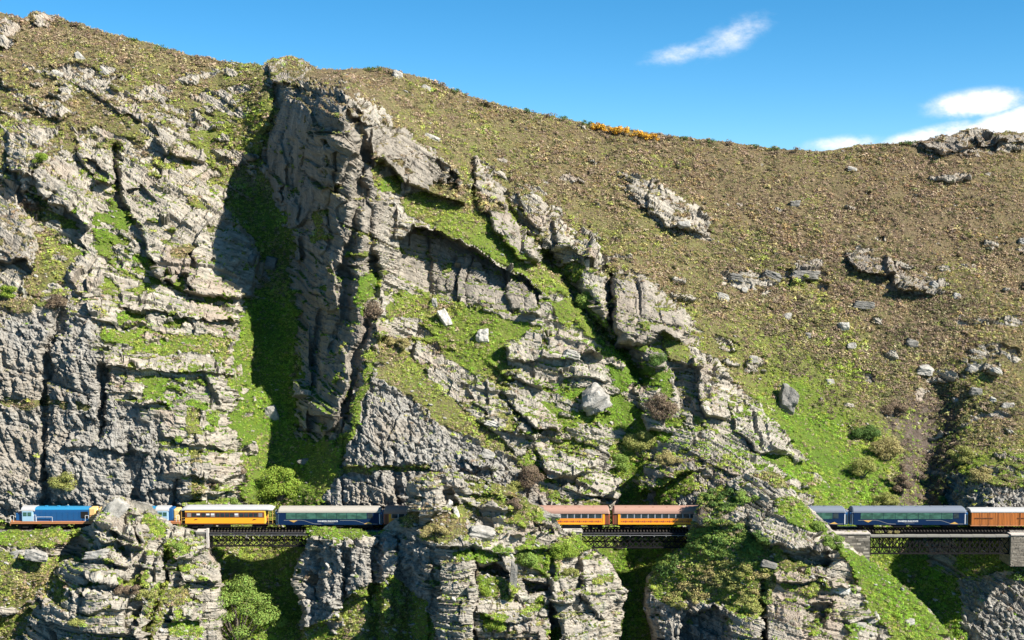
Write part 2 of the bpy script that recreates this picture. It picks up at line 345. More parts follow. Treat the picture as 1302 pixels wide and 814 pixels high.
DIP = [(300,130,28),(270,130,30),(330,95,28),(395,92,28),(320,300,18),(290,210,26),(300,350,14),(320,400,12),(480,130,30),(490,280,22),(370,150,105),(430,140,30),(355,210,105),(432,210,24),(372,260,105),(440,270,18),(400,330,34),(440,340,16),(395,400,30),(440,420,20),(400,490,30),(440,500,30),(480,200,24),(100,100,34),(100,250,30),(200,400,14),(200,470,4),(250,600,3),(60,550,18),(600,250,36),(510,330,14),(500,420,16),(520,210,30),(560,450,24),(700,450,20),(720,600,18),(850,450,14),(930,500,22),(980,560,34),(1150,350,22),(1240,180,20),
 (200,720,14),(150,680,16),(160,780,2),(600,650,8),(600,780,4),(1000,700,20),(1100,780,16),(760,750,4),(440,740,10),(1260,780,30)]

ROCK_MIX = [([(560,430),(620,440),(700,405),(750,425),(785,470),(790,540),(790,612),(785,645),(690,645),(655,590),(610,545),(575,490)],.50), ([(600,205),(660,235),(750,295),(800,340),(870,385),(930,460),(1010,575),(1060,640),(900,640),(830,560),(850,480),(770,430),(735,380),(690,330),(640,300)],.56), ([(0,60),(120,85),(260,130),(330,160),(300,280),(320,380),(150,375),(0,300)],.34), ([(480,240),(560,250),(690,330),(700,400),(520,400)],.45), ([(820,560),(960,570),(1050,650),(820,660)],.5), ([(1190,590),(1302,570),(1400,640),(1190,650)],.46), ([(-200,380),(310,380),(310,660),(-200,660)],.42)]
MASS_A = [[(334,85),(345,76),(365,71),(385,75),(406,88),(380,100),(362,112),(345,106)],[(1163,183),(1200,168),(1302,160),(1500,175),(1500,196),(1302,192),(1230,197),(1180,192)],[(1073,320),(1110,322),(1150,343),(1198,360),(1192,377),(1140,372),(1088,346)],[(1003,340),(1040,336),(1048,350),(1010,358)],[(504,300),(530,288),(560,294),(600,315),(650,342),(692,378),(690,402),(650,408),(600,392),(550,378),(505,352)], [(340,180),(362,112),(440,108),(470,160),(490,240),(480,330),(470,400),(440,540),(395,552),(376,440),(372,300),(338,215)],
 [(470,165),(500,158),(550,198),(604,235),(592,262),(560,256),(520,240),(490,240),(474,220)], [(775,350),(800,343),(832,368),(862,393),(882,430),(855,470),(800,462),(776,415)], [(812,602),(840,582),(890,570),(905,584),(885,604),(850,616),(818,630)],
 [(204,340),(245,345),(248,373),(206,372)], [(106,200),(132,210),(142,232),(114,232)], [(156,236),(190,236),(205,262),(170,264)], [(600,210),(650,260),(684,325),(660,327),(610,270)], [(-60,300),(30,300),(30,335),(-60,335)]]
PL_A = [
 ([(-60,5),(8,20),(24,32),(22,54),(0,60),(-60,60)],(1,1,4,4),3), ([(36,14),(55,13),(68,20),(62,30),(42,30)],(2,1,4,2),3),
 ([(73,86),(90,80),(112,90),(137,100),(162,122),(190,143),(186,153),(150,141),(118,122),(88,106)],(0,0,3,3),3), ([(192,150),(218,158),(240,176),(258,190),(257,207),(235,206),(208,192),(196,172)],(3,0,4,2),3),
 ([(8,166),(35,150),(56,165),(62,200),(46,232),(20,222),(8,190)],(1,1,4,4),5), ([(55,182),(80,178),(98,203),(112,235),(119,268),(110,292),(84,272),(58,256),(50,220)],(1,1,6,6),4),
 ([(94,160),(115,172),(141,198),(144,236),(120,232),(106,206),(94,188)],(1,1,5,4),3), ([(108,203),(122,206),(138,222),(137,230),(116,230)],(-3,-3,-1,-1),2),
 ([(144,184),(168,180),(190,200),(214,220),(228,232),(262,236),(280,258),(300,280),(330,330),(322,376),(300,382),(240,374),(204,364),(188,330),(172,290),(158,275),(148,250),(142,214)],(1,0,6,4),5),
 ([(204,354),(220,342),(240,350),(246,371),(208,368)],(-5,-5,-2,-2),2), ([(160,240),(185,236),(200,255),(175,262)],(-2.5,-2.5,-1,-1),2), ([(238,325),(247,324),(252,340),(243,342)],(-3,-3,-2,-2),2),
 ([(-200,262),(15,262),(42,288),(48,320),(36,348),(28,332),(0,328),(-200,328)],(1,1,6,6),4), ([(88,258),(112,260),(119,300),(132,325),(140,352),(125,374),(93,376),(84,345),(105,323),(95,290)],(1,1,2.5,2.5),6),
 ([(50,136),(78,130),(97,148),(80,156),(60,152)],(0,0,3,3),3), ([(30,120),(52,118),(48,140),(28,135)],(0,0,3,3),3), ([(0,85),(20,95),(18,110),(0,108)],(0,0,3,3),3),
 ([(155,374),(210,372),(270,384),(302,398),(300,408),(250,406),(200,400),(152,392)],(.5,.5,3.5,3.5),2), ([(118,392),(160,408),(190,414),(186,418),(150,414),(112,404)],(0,0,2,2),2),
 ([(130,455),(200,458),(250,464),(302,468),(300,476),(240,475),(135,470)],(.6,.6,3,3),2), ([(172,486),(200,506),(222,513),(180,516),(160,500)],(0,0,2.5,2.5),2), ([(206,526),(286,542),(300,560),(285,572),(206,560)],(.5,.5,2.5,2),3),
 ([(204,575),(302,580),(306,600),(280,612),(206,600)],(.5,.5,2.5,2),3), ([(82,545),(160,540),(200,560),(190,580),(90,570)],(0,0,2,2),3), ([(225,612),(300,610),(300,630),(228,634)],(0,0,2,2),3),
 ([(470,163),(498,156),(550,196),(604,235),(592,262),(560,252),(520,235),(490,215),(470,200)],(2,2,7,5),3), ([(440,110),(468,132),(490,156),(468,162),(455,150),(440,135)],(2,2,3,3),3),
 ([(445,130),(460,135),(462,155),(450,165),(440,150)],(-2,-2,-2,-2),2), ([(420,165),(455,165),(452,200),(430,240),(412,250),(405,210)],(2,2,4,4),6), ([(340,180),(362,160),(368,230),(358,262),(340,215)],(1,1,3,3),4),
 ([(362,250),(385,245),(388,330),(376,345),(366,300)],(1,1,3,3),5), ([(376,420),(392,400),(398,470),(392,545),(380,548),(376,500)],(1,1,5,4),4), ([(402,440),(425,420),(446,450),(440,520),(410,552),(398,520)],(1,1,5,5),5),
 ([(395,310),(425,320),(430,390),(405,400)],(1,1,3,3),5), ([(504,300),(530,288),(560,294),(600,315),(650,342),(690,375),(690,398),(650,404),(600,392),(550,376),(505,352)],(-10,-11,-4,-3),2.5),
 ([(505,262),(530,284),(560,294),(600,314),(650,340),(692,374),(690,380),(650,346),(600,320),(560,300),(528,293),(500,305)],(2,2,2,2),3), ([(640,352),(680,376),(690,410),(650,400)],(2,4,2,4),4),
 ([(484,372),(500,370),(506,420),(480,440),(472,410)],(1,1,3,3),4), ([(540,196),(585,226),(590,250),(560,246),(545,228)],(0,0,-6,-6),2.5),
 ([(598,208),(620,220),(652,272),(684,322),(686,336),(660,327),(628,290),(608,265)],(3,3,5,4),4), ([(648,238),(680,243),(702,274),(690,300),(678,290),(663,265)],(2,2,5,4),4), ([(700,278),(747,300),(774,330),(767,346),(740,336),(708,320)],(2,2,5,4),4),
 ([(738,335),(772,343),(777,380),(772,416),(748,406),(741,372)],(3,2,6,4),4), ([(777,348),(800,343),(832,368),(862,393),(884,420),(872,440),(840,430),(815,440),(785,436),(774,412)],(3,2,8,6),9), ([(790,436),(850,440),(846,470),(800,464)],(2,2,2,2),5),
 ([(838,430),(880,423),(902,458),(890,470),(850,460)],(0,0,3,3),4), ([(882,450),(902,458),(932,478),(945,510),(925,532),(895,530),(886,490)],(3,3,4,3),3), ([(850,470),(882,462),(888,525),(866,530)],(-3,-1,-3,-1),4),
 ([(930,510),(962,518),(988,543),(1004,578),(970,576),(935,545)],(1,1,3,3),3), ([(812,600),(840,580),(885,568),(905,580),(885,602),(850,614),(818,628)],(0,0,7,6),3), ([(860,570),(900,556),(960,586),(1000,612),(960,612),(905,590)],(0,0,3,3),3),
 ([(800,492),(840,492),(848,545),(820,552)],(1,1,4,4),6), ([(640,440),(702,410),(748,430),(768,460),(700,458),(650,462)],(0,0,4,4),3), ([(602,450),(650,464),(700,482),(692,494),(640,482)],(0,0,3,3),3), ([(700,468),(760,470),(774,488),(720,484)],(0,0,3,3),3),
 ([(585,488),(622,478),(650,512),(668,538),(682,562),(640,548)],(.5,.5,3,3),4), ([(638,482),(668,488),(704,528),(716,552),(680,548),(650,512)],(0,0,5,5),3), ([(678,560),(730,576),(762,588),(740,606),(700,602)],(0,0,5,4),3),
 ([(700,612),(762,600),(792,610),(784,632),(740,630)],(0,0,4,3),3), ([(650,520),(664,520),(692,555),(678,560)],(0,0,2,2),3), ([(560,575),(600,585),(640,600),(610,600)],(0,0,2,2),3),
 ([(785,220),(830,232),(872,258),(908,280),(893,302),(850,292),(818,262)],(0,0,3,3),3), ([(1073,320),(1110,322),(1130,335),(1140,350),(1110,352),(1088,346)],(0,0,5,5),3), ([(1130,340),(1160,345),(1198,360),(1192,377),(1140,372)],(0,0,5,4),3),
 ([(1003,340),(1040,336),(1048,350),(1010,358)],(0,0,5,4),3), ([(1165,185),(1200,172),(1232,172),(1240,190),(1200,198)],(0,0,4,4),3), ([(1228,166),(1262,170),(1302,168),(1302,188),(1240,186)],(0,0,4,4),3),
 ([(334,85),(345,76),(365,71),(385,75),(406,88),(380,100),(362,112),(345,106)],(2,1,6,2),3), ([(440,560),(500,540),(560,560),(640,600),(600,602),(520,596),(440,600)],(0,0,1.5,1.5),3)]
GR_A = [([(143,186),(147,235),(155,268)],4,4.5), ([(75,398),(62,450),(57,510)],4,6), ([(57,516),(60,580),(55,645)],3,5), ([(131,470),(128,520),(126,548)],4,5), ([(70,250),(60,262),(40,250)],3,6), ([(28,232),(32,262),(55,272)],4,6),
 ([(455,150),(463,200),(458,250),(447,300),(436,345)],3.6,6), ([(400,115),(392,200),(386,262)],2.2,6), ([(478,330),(470,400),(455,450),(440,530),(428,562)],3.2,5), ([(406,395),(396,470)],3,4),
 ([(372,180),(379,260),(386,330)],2.5,4), ([(426,200),(420,300),(410,380)],2,4), ([(698,330),(740,380),(768,424),(800,455),(815,480)],7,10), ([(465,240),(470,300),(478,345)],2.5,6), ([(440,350),(440,400),(420,440)],4,7),
 ([(1196,505),(1182,560),(1178,640)],3,26), ([(776,345),(776,410)],4,4), ([(352,115),(345,160),(338,200)],4,8), ([(640,250),(668,300),(700,330)],3,6), ([(500,560),(505,640)],1.5,4), ([(440,560),(436,640)],1.5,4),
 ([(225,612),(215,665)],2,3), ([(163,560),(168,640)],2,6), ([(300,470),(330,480)],1,8), ([(555,205),(560,235)],2.5,4), ([(572,215),(574,240)],2.5,3), ([(540,300),(545,370)],1.5,3),([(600,330),(590,385)],1.5,3),([(850,300),(800,250)],1,6)]
PL_B = [
 ([(112,660),(170,662),(188,688),(186,700),(150,692),(112,680)],(1,1,3.5,3.5),2), ([(98,694),(135,690),(176,705),(165,722),(102,708)],(0,0,4,4),3), ([(118,722),(162,722),(152,745),(112,738)],(0,0,3.5,3.5),3), ([(112,745),(160,740),(190,760),(170,780),(110,775)],(0,0,2,2),3),
 ([(60,765),(110,748),(165,770),(180,814),(180,900),(80,900)],(1,1,3,3),3), ([(186,700),(205,700),(205,760),(186,790),(172,850),(160,850),(176,760)],(2,2,3,3),4), ([(215,690),(262,678),(268,700),(240,712),(220,712)],(0,0,3,3),3), ([(222,720),(278,712),(282,740),(230,742)],(0,0,3,3),3),
 ([(210,775),(245,768),(248,790),(212,795)],(0,0,3,3),3), ([(20,695),(60,698),(52,714),(24,712)],(0,0,3,3),2), ([(150,635),(175,640),(190,650),(160,655)],(0,0,2,2),3),
 ([(400,690),(440,688),(438,780),(405,770)],(1,1,2.5,2.5),5), ([(442,690),(474,695),(472,760),(445,755)],(1,1,3,3),5), ([(484,690),(505,690),(500,800),(482,800)],(2,1,3,1),5), ([(378,765),(430,760),(440,790),(385,800)],(2,2,3,3),6),
 ([(519,612),(548,604),(560,620),(556,650),(530,660),(518,655)],(2,2,3,3),4), ([(555,622),(575,618),(584,640),(566,650)],(-3,-2,-3,-2),3), ([(560,606),(632,616),(660,630),(640,634),(590,624)],(0,0,1.5,1.5),2), ([(585,630),(640,632),(668,645),(650,652),(600,645)],(0,0,2.5,2.5),2),
 ([(625,655),(672,658),(700,672),(665,682),(625,675)],(0,0,2.5,2.5),2), ([(676,652),(704,655),(706,676),(690,680)],(0,0,2,2),2), ([(678,664),(704,668),(704,679),(684,676)],(-3,-3,-3,-3),2), ([(555,682),(606,684),(640,690),(700,690),(700,700),(640,702),(600,698),(558,696)],(0,0,3.5,3),2),
 ([(558,716),(602,702),(604,814),(604,900),(556,900)],(4,2,6,4),2), ([(545,700),(562,704),(560,900),(548,900)],(-1,0,-2,0),4), ([(603,714),(636,712),(648,728),(640,736),(606,732)],(-5,-5,-4,-4),2), ([(640,700),(654,700),(658,758),(646,762)],(1,1,3,3),2), ([(660,735),(698,742),(696,752),(668,758)],(-5,-5,-4,-4),2),
 ([(606,765),(650,760),(680,790),(640,795),(608,782)],(0,0,3,3),2), ([(698,772),(713,782),(714,830),(698,830)],(-5,-5,-5,-5),2), ([(606,800),(690,800),(690,900),(606,900)],(-1,-1,-3,-3),3), ([(690,700),(735,705),(730,770),(700,768)],(1,1,3,3),4),
 ([(738,712),(770,712),(795,752),(770,790),(738,760)],(1,1,3,3),6), ([(715,780),(785,790),(785,900),(715,900)],(1,1,2.5,2.5),4),
 ([(940,652),(1000,655),(1050,685),(1082,704),(1072,714),(1040,704),(1000,702),(960,690)],(0,0,5,4),3), ([(990,704),(1040,706),(1062,716),(1040,724),(1000,716)],(-3,-3,-3,-3),2), ([(985,725),(1040,722),(1060,736),(1020,742),(985,738)],(0,0,3,3),2),
 ([(972,748),(1022,760),(1026,800),(1024,900),(968,900)],(1,1,4,4),4), ([(1024,768),(1062,764),(1050,790),(1028,792)],(-3,-3,-3,-3),3), ([(1030,790),(1110,790),(1120,814),(1110,900),(1030,900)],(0,0,2.5,2),3), ([(870,782),(905,766),(935,790),(915,830),(868,830)],(-4,-4,-4,-4),5),
 ([(835,780),(868,760),(872,900),(842,900)],(1,1,3,3),5), ([(920,765),(965,762),(966,900),(935,900)],(2,2,4,4),5), ([(1040,735),(1085,738),(1082,748),(1045,750)],(0,0,2,2),2), ([(890,640),(920,630),(950,650),(930,668),(885,668)],(0,0,2,2),4)]
GR_B = [([(100,694),(84,708),(64,735),(30,775),(0,814),(-60,880)],3.30,14), ([(477,690),(474,760),(478,830)],2.20,5), ([(440,690),(442,760)],1.10,4), ([(508,690),(520,760),(515,840)],2.75,9), ([(700,700),(700,770),(700,850)],1.65,4), ([(735,700),(738,770)],1.10,3),
 ([(205,700),(208,740),(190,790),(180,840)],3,4), ([(968,740),(966,840)],3,4), ([(600,700),(604,830)],3,3), ([(166,664),(180,690)],2,2), ([(138,664),(146,690),(162,704)],1.5,2), ([(655,765),(700,770)],2,4),([(410,720),(408,760)],2,5)]
VEG_B = [
 ([(-200,660),(104,660),(106,682),(85,688),(60,694),(30,696),(0,692),(-200,692)],.75), ([(-200,702),(20,700),(60,712),(92,702),(70,730),(52,752),(30,775),(-200,790)],.6), ([(180,652),(198,655),(212,672),(206,685),(196,682),(184,666)],.9),
 ([(202,692),(216,680),(242,690),(240,702),(222,705),(216,722),(205,712)],.9), ([(54,742),(76,735),(97,746),(82,768),(58,762)],.85), ([(0,785),(40,770),(30,800),(0,830),(-200,850),(-200,790)],.7), ([(145,735),(190,728),(188,745),(150,745)],.65), ([(210,722),(240,720),(240,728),(210,730)],.8), ([(196,745),(214,740),(205,790),(190,814),(180,850),(186,790)],.55), ([(210,752),(246,740),(246,768),(212,772)],.5), ([(212,796),(250,792),(250,810),(212,808)],.85),
 ([(390,660),(489,660),(492,672),(480,681),(460,690),(430,690),(415,682),(392,681)],.8), ([(430,780),(455,745),(500,735),(545,770),(556,800),(556,900),(380,900),(384,800)],.6), ([(505,652),(530,650),(530,668),(508,672)],.45),
 ([(530,672),(545,660),(568,648),(600,648),(604,660),(592,668),(600,684),(560,692),(534,690)],.38), ([(585,608),(640,616),(662,632),(640,634),(600,622)],.5), ([(600,626),(640,630),(655,645),(640,650),(612,640)],.7), ([(645,640),(668,634),(690,650),(690,665),(665,668),(645,660)],.65), ([(570,640),(600,640),(612,655),(585,660)],.55),
 ([(574,702),(600,699),(645,702),(640,712),(604,712),(580,710)],.9), ([(604,734),(640,736),(655,752),(650,768),(612,752)],.8), ([(660,692),(700,700),(700,735),(668,722)],.8), ([(662,768),(690,758),(697,778),(665,785)],.9), ([(612,782),(645,786),(640,804),(616,804)],.95), ([(705,684),(740,682),(756,698),(735,704),(712,704)],.95), ([(696,800),(712,805),(712,840),(696,840)],.9), ([(748,738),(780,735),(778,744),(752,748)],.6), ([(705,700),(712,700),(712,740),(706,740)],.8),
 ([(876,668),(905,655),(945,668),(975,692),(988,720),(984,762),(960,786),(925,772),(895,764),(850,764),(820,745),(850,700),(876,690)],.72), ([(985,640),(1010,632),(1046,668),(1056,684),(1030,682),(1000,664)],.9), ([(990,742),(1030,744),(1060,750),(1020,758)],.8),([(1080,734),(1092,728),(1130,742),(1172,790),(1216,830),(1262,900),(1140,900),(1140,830),(1118,785),(1095,760)],.85),
 ([(1060,688),(1112,714),(1150,745),(1216,814),(1180,814),(1120,760),(1078,720)],.97), ([(890,622),(925,612),(940,640),(900,660),(885,650)],.85), ([(985,700),(1010,712),(1030,722),(1000,726),(985,716)],.75),([(955,600),(985,598),(1005,625),(985,625)],.5)]
EARTH_B = [[(880,640),(910,640),(900,668),(880,668)]]
# ------------------------------------------------------------------ materials
def new_mat(name):
    m = bpy.data.materials.new(name); m.use_nodes = True
    nt = m.node_tree; b = nt.nodes['Principled BSDF']
    return m, nt, b

class NB:
    def __init__(s, nt): s.nt = nt; s.N = nt.nodes; s.L = nt.links
    def math(s, op, a, b=None, clamp=False):
        n = s.N.new('ShaderNodeMath'); n.operation = op; n.use_clamp = clamp
        s.put(n.inputs[0], a)
        if b is not None: s.put(n.inputs[1], b)
        return n.outputs[0]
    def put(s, sock, v):
        if hasattr(v, 'is_output') or isinstance(v, bpy.types.NodeSocket): s.L.new(v, sock)
        else: sock.default_value = v
    def mix(s, f, a, b, mode='MIX'):
        n = s.N.new('ShaderNodeMixRGB'); n.blend_type = mode
        s.put(n.inputs[0], f)
        s.put(n.inputs[1], a if not isinstance(a, tuple) else (*a[:3], 1)); s.put(n.inputs[2], b if not isinstance(b, tuple) else (*b[:3], 1))
        return n.outputs[0]
    def noise(s, vec, scale, detail=4, rough=.55, typ='TexNoise', dist=0.0):
        n = s.N.new('ShaderNode' + typ); n.inputs['Scale'].default_value = scale
        if typ == 'TexNoise':
            n.inputs['Detail'].default_value = detail; n.inputs['Roughness'].default_value = rough; n.inputs['Distortion'].default_value = dist
        if vec is not None: s.L.new(vec, n.inputs['Vector'])
        return n.outputs[0]
    def mapping(s, vec, sc):
        n = s.N.new('ShaderNodeMapping'); n.inputs['Scale'].default_value = sc; s.L.new(vec, n.inputs[0]); return n.outputs[0]
    def ramp(s, f, pts):
        n = s.N.new('ShaderNodeValToRGB'); e = n.color_ramp.elements
        while len(e) < len(pts): e.new(0.5)
        for i, (p, c) in enumerate(pts):
            e[i].position = p; e[i].color = (*c, 1) if len(c) == 3 else c
        s.put(n.inputs[0], f); return n.outputs[0]
    def step(s, f, a, b):
        n = s.N.new('ShaderNodeMapRange'); n.interpolation_type = 'SMOOTHSTEP'
        n.inputs['From Min'].default_value = a; n.inputs['From Max'].default_value = b; s.put(n.inputs['Value'], f); return n.outputs[0]
    def attr(s, name, typ='GEOMETRY'):
        n = s.N.new('ShaderNodeAttribute'); n.attribute_name = name; n.attribute_type = typ; return n
    def bump(s, h, strength, dist, b, prev=None):
        n = s.N.new('ShaderNodeBump'); n.inputs['Strength'].default_value = strength; n.inputs['Distance'].default_value = dist
        s.L.new(h, n.inputs['Height'])
        if prev is not None: s.L.new(prev, n.inputs['Normal'])
        if b is not None: s.L.new(n.outputs[0], b.inputs['Normal'])
        return n.outputs[0]

GRAMP = [(0.0, (0.150, 0.112, 0.066)), (0.22, (0.150, 0.124, 0.062)), (0.45, (0.142, 0.142, 0.050)), (0.7, (0.134, 0.168, 0.030)), (1.0, (0.085, 0.146, 0.017))]

def rock_colour(nb, vec, strat, rough_f):
    n1 = nb.noise(vec, .09, 5); n2 = nb.noise(vec, .55, 6, .65); n3 = nb.noise(vec, 2.6, 5, .7)
    ns = nb.noise(nb.mapping(strat, (.13, 2.1, 1.5)), 1.0, 6, .66) if strat is not None else nb.noise(vec, 1.2, 5)
    c = nb.ramp(ns, [(.30, (.14, .12, .095)), (.41, (.27, .242, .2)), (.56, (.395, .355, .292)), (.72, (.51, .467, .388))])
    c = nb.mix(nb.step(n2, .5, .72), c, (.26, .245, .215))
    c = nb.mix(nb.math('MULTIPLY', nb.step(n1, .52, .66), .6), c, nb.mix(n2, (.30, .21, .15), (.36, .30, .24)))
    lich = nb.math('MULTIPLY', nb.step(nb.noise(vec, .33, 6, .7), .56, .70), .55)
    c = nb.mix(lich, c, (.235, .27, .20))
    rc = nb.ramp(nb.noise(vec, 1.1, 6, .7), [(.32, (.14, .13, .115)), (.46, (.24, .225, .2)), (.58, (.33, .312, .275)), (.72, (.44, .418, .372))])
    rc = nb.mix(nb.math('MULTIPLY', nb.step(n1, .5, .64), .45), rc, (.30, .25, .19))
    c = nb.mix(rough_f, c, rc)
    sp = nb.math('MULTIPLY', nb.step(n3, .62, .72), .5)
    c = nb.mix(sp, c, (.13, .12, .105))
    c = nb.mix(nb.math('MULTIPLY', nb.step(n3, .36, .26), .5), c, (.46, .44, .39))
    return c, n2, n3, ns

def terrain_material():
    m, nt, b = new_mat('schist_and_turf'); nb = NB(nt)
    tc = nt.nodes.new('ShaderNodeTexCoord'); vec = tc.outputs['Object']
    mk = nb.attr('mask'); sep = nt.nodes.new('ShaderNodeSeparateColor'); nt.links.new(mk.outputs['Color'], sep.inputs[0])
    rock, green, rough = sep.outputs[0], sep.outputs[1], sep.outputs[2]; earth = mk.outputs['Alpha']
    st = nb.attr('strat').outputs['Vector']
    rc, n2, n3, ns = rock_colour(nb, vec, st, rough)
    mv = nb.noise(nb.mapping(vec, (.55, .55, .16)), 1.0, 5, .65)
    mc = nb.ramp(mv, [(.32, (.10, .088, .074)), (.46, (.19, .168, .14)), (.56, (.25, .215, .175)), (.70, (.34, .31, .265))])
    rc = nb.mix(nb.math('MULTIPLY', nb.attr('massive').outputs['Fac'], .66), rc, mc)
    g = nb.math('ADD', green, nb.math('MULTIPLY', nb.math('SUBTRACT', nb.noise(vec, .22, 6, .65), .5), .9))
    g = nb.math('ADD', g, nb.math('MULTIPLY', nb.math('SUBTRACT', nb.noise(vec, 1.6, 5, .7), .5), .9), clamp=True)
    gc = nb.ramp(g, GRAMP)
    gc = nb.mix(nb.step(nb.noise(vec, 2.2, 5, .7), .52, .70), gc, (.075, .062, .032))
    gc = nb.mix(nb.math('MULTIPLY', nb.step(nb.noise(vec, 3.3, 4, .7), .60, .74), .7), gc, (.30, .27, .18))
    ec = nb.ramp(n2, [(.3, (.055, .042, .034)), (.5, (.10, .078, .062)), (.7, (.17, .14, .115))])
    gc = nb.mix(earth, gc, ec)
    edge = nb.math('ADD', rock, nb.math('MULTIPLY', nb.math('SUBTRACT', nb.noise(vec, 1.3, 6, .7), .5), .9))
    fr = nb.step(edge, .42, .56)
    col = nb.mix(fr, gc, rc)
    nt.links.new(col, b.inputs['Base Color']); b.inputs['Roughness'].default_value = .93; b.inputs['Specular IOR Level'].default_value = .15
    hrock = nb.math('ADD', nb.math('MULTIPLY', ns, .9), nb.math('MULTIPLY', nb.noise(vec, 2.0, 8, .75), .8))
    hg = nb.noise(vec, 2.5, 6, .75)
    hh = nt.nodes.new('ShaderNodeMix'); nb.L.new(fr, hh.inputs[0]); nb.L.new(hg, hh.inputs[2]); nb.L.new(hrock, hh.inputs[3])
    nb.bump(hh.outputs[0], 1.0, .55, b)
    return m

def stone_material(name='loose_schist', tone=1.0):
    m, nt, b = new_mat(name); nb = NB(nt)
    g = nt.nodes.new('ShaderNodeNewGeometry'); vec = g.outputs['Position']
    n1 = nb.noise(vec, .8, 6, .65); n2 = nb.noise(vec, 3.0, 6, .7)
    st = nb.noise(nb.mapping(vec, (.3, .3, 4)), 1.0, 5, .6)
    c = nb.ramp(n1, [(.3, (.20 * tone, .19 * tone, .165 * tone)), (.5, (.36 * tone, .34 * tone, .30 * tone)), (.7, (.50 * tone, .48 * tone, .43 * tone))])
    c = nb.mix(nb.math('MULTIPLY', nb.step(n2, .55, .7), .6), c, (.15, .145, .12))
    c = nb.mix(nb.math('MULTIPLY', nb.step(st, .58, .66), .4), c, (.16, .14, .12))
    nt.links.new(c, b.inputs['Base Color']); b.inputs['Roughness'].default_value = .92
    nb.bump(n2, .9, .25, b)
    return m

def leaf_material(name, base=None, var=.35, trans=.25):
    m, nt, b = new_mat(name); nb = NB(nt)
    if base is None: c0 = nb.attr('tint', 'INSTANCER').outputs['Color']
    else:
        c0 = nt.nodes.new('ShaderNodeRGB'); c0.outputs[0].default_value = (*base, 1); c0 = c0.outputs[0]
    g = nt.nodes.new('ShaderNodeNewGeometry')
    n = nb.noise(g.outputs['Position'], 2.2, 3, .6)
    hs = nt.nodes.new('ShaderNodeHueSaturation'); nb.L.new(c0, hs.inputs['Color'])
    v = nb.math('ADD', 1 - var, nb.math('MULTIPLY', g.outputs['Random Per Island'], 2 * var))
    v = nb.math('MULTIPLY', v, nb.math('ADD', .6, nb.math('MULTIPLY', n, .8)))
    nb.L.new(v, hs.inputs['Value'])
    nb.L.new(nb.math('ADD', .47, nb.math('MULTIPLY', g.outputs['Random Per Island'], .05)), hs.inputs['Hue'])
    nt.links.new(hs.outputs[0], b.inputs['Base Color']); b.inputs['Roughness'].default_value = .75; b.inputs['Specular IOR Level'].default_value = .2
    tr = nt.nodes.new('ShaderNodeBsdfTranslucent'); nb.L.new(hs.outputs[0], tr.inputs[0])
    mx = nt.nodes.new('ShaderNodeMixShader'); mx.inputs[0].default_value = trans
    out = [x for x in nt.nodes if x.type == 'OUTPUT_MATERIAL'][0]
    nb.L.new(b.outputs[0], mx.inputs[1]); nb.L.new(tr.outputs[0], mx.inputs[2]); nb.L.new(mx.outputs[0], out.inputs[0])
    return m

M_TERRAIN = terrain_material()
M_STONE = stone_material('loose_schist', .82)
M_STONE_DARK = stone_material('dark_schist', .45)  # the loose stone again in an evenly darker tone

# ------------------------------------------------------------------ terrain sheets
sky_x = np.array([p[0] for p in SKY], float); sky_y = np.array([p[1] for p in SKY], float)
FA = Field(TPS(A_PTS, 1e-3)); FB = Field(TPS(B_PTS, 1e-3)); FG = Field(idw(GREEN, 4)); FD = Field(idw(DIP, 4), step=16)

def strata(X, Y, Z, dip, mf):
    a = np.radians(dip)
    wx = vnoise(X / 11, Y / 11, Z / 11, 5); wy = vnoise(X / 5, Y / 5, Z / 5, 6)
    w = X * np.sin(a) + Z * np.cos(a) + .10 * Y + .9 * wx + .35 * wy
    s = X * np.cos(a) - Z * np.sin(a) + .25 * Y + 1.2 * wy
    d = np.zeros(X.shape)
    for (h, L, A0, sd) in ((8.5, 15.0, 1.8, 10), (3.1, 7.5, 1.0, 11), (1.2, 3.6, .58, 12), (.46, 2.2, .23, 13)):
        A = A0 * (1 - (.45 if h < 5 else 0) * mf)
        q = w / h; k = np.floor(q + .3 * vnoise(q * .5, s * 0, s / L * .3, sd)); fw = q - k; fw = fw - np.floor(fw)
        kk = k.astype(np.int64)
        r = s / (L * (.6 + .8 * hsh(kk, seed=sd + 1))) + 9 * hsh(kk, seed=sd); j = np.floor(r); fs = r - j
        jj = j.astype(np.int64)
        pr = hsh(kk, jj, seed=sd + 2) - .5; tl = hsh(kk, jj, seed=sd + 3) - .5; tl2 = hsh(kk, jj, seed=sd + 4) - .5
        d += A * (pr * 1.1 + .9 * tl * (fs - .5) + .8 * tl2 * (fw - .5) + .45 * (fw - .5))
        d -= A * .5 * np.clip(1 - fw / .12, 0, 1) * hsh(kk, jj, seed=sd + 6) + A * .3 * np.clip(1 - np.minimum(fs, 1 - fs) / .05, 0, 1) * (hsh(kk, jj, seed=sd + 7) > .4)
    return d, s, w

def rough_rock(X, Y, Z):
    wx = vnoise(X / 3, Y / 3, Z / 3, 21)
    f1, f2, idh = worley((X + .42 * Z) / 1.25 + .5 * wx, Y / 1.8, (Z - .42 * X) / 3.2 + .5 * wx, 31)
    g1, g2, ig = worley((X + .5 * Z) / .62, Y / .8, (Z - .5 * X) / 1.5, 41)
    d = .5 * np.minimum(f2 - f1, .3) + 1.25 * (idh - .5) + .2 * np.minimum(g2 - g1, .3) + .7 * (ig - .5)
    return d + .9 * vnoise(X / 4.5, Y / 6, Z / 12, 51) - .5

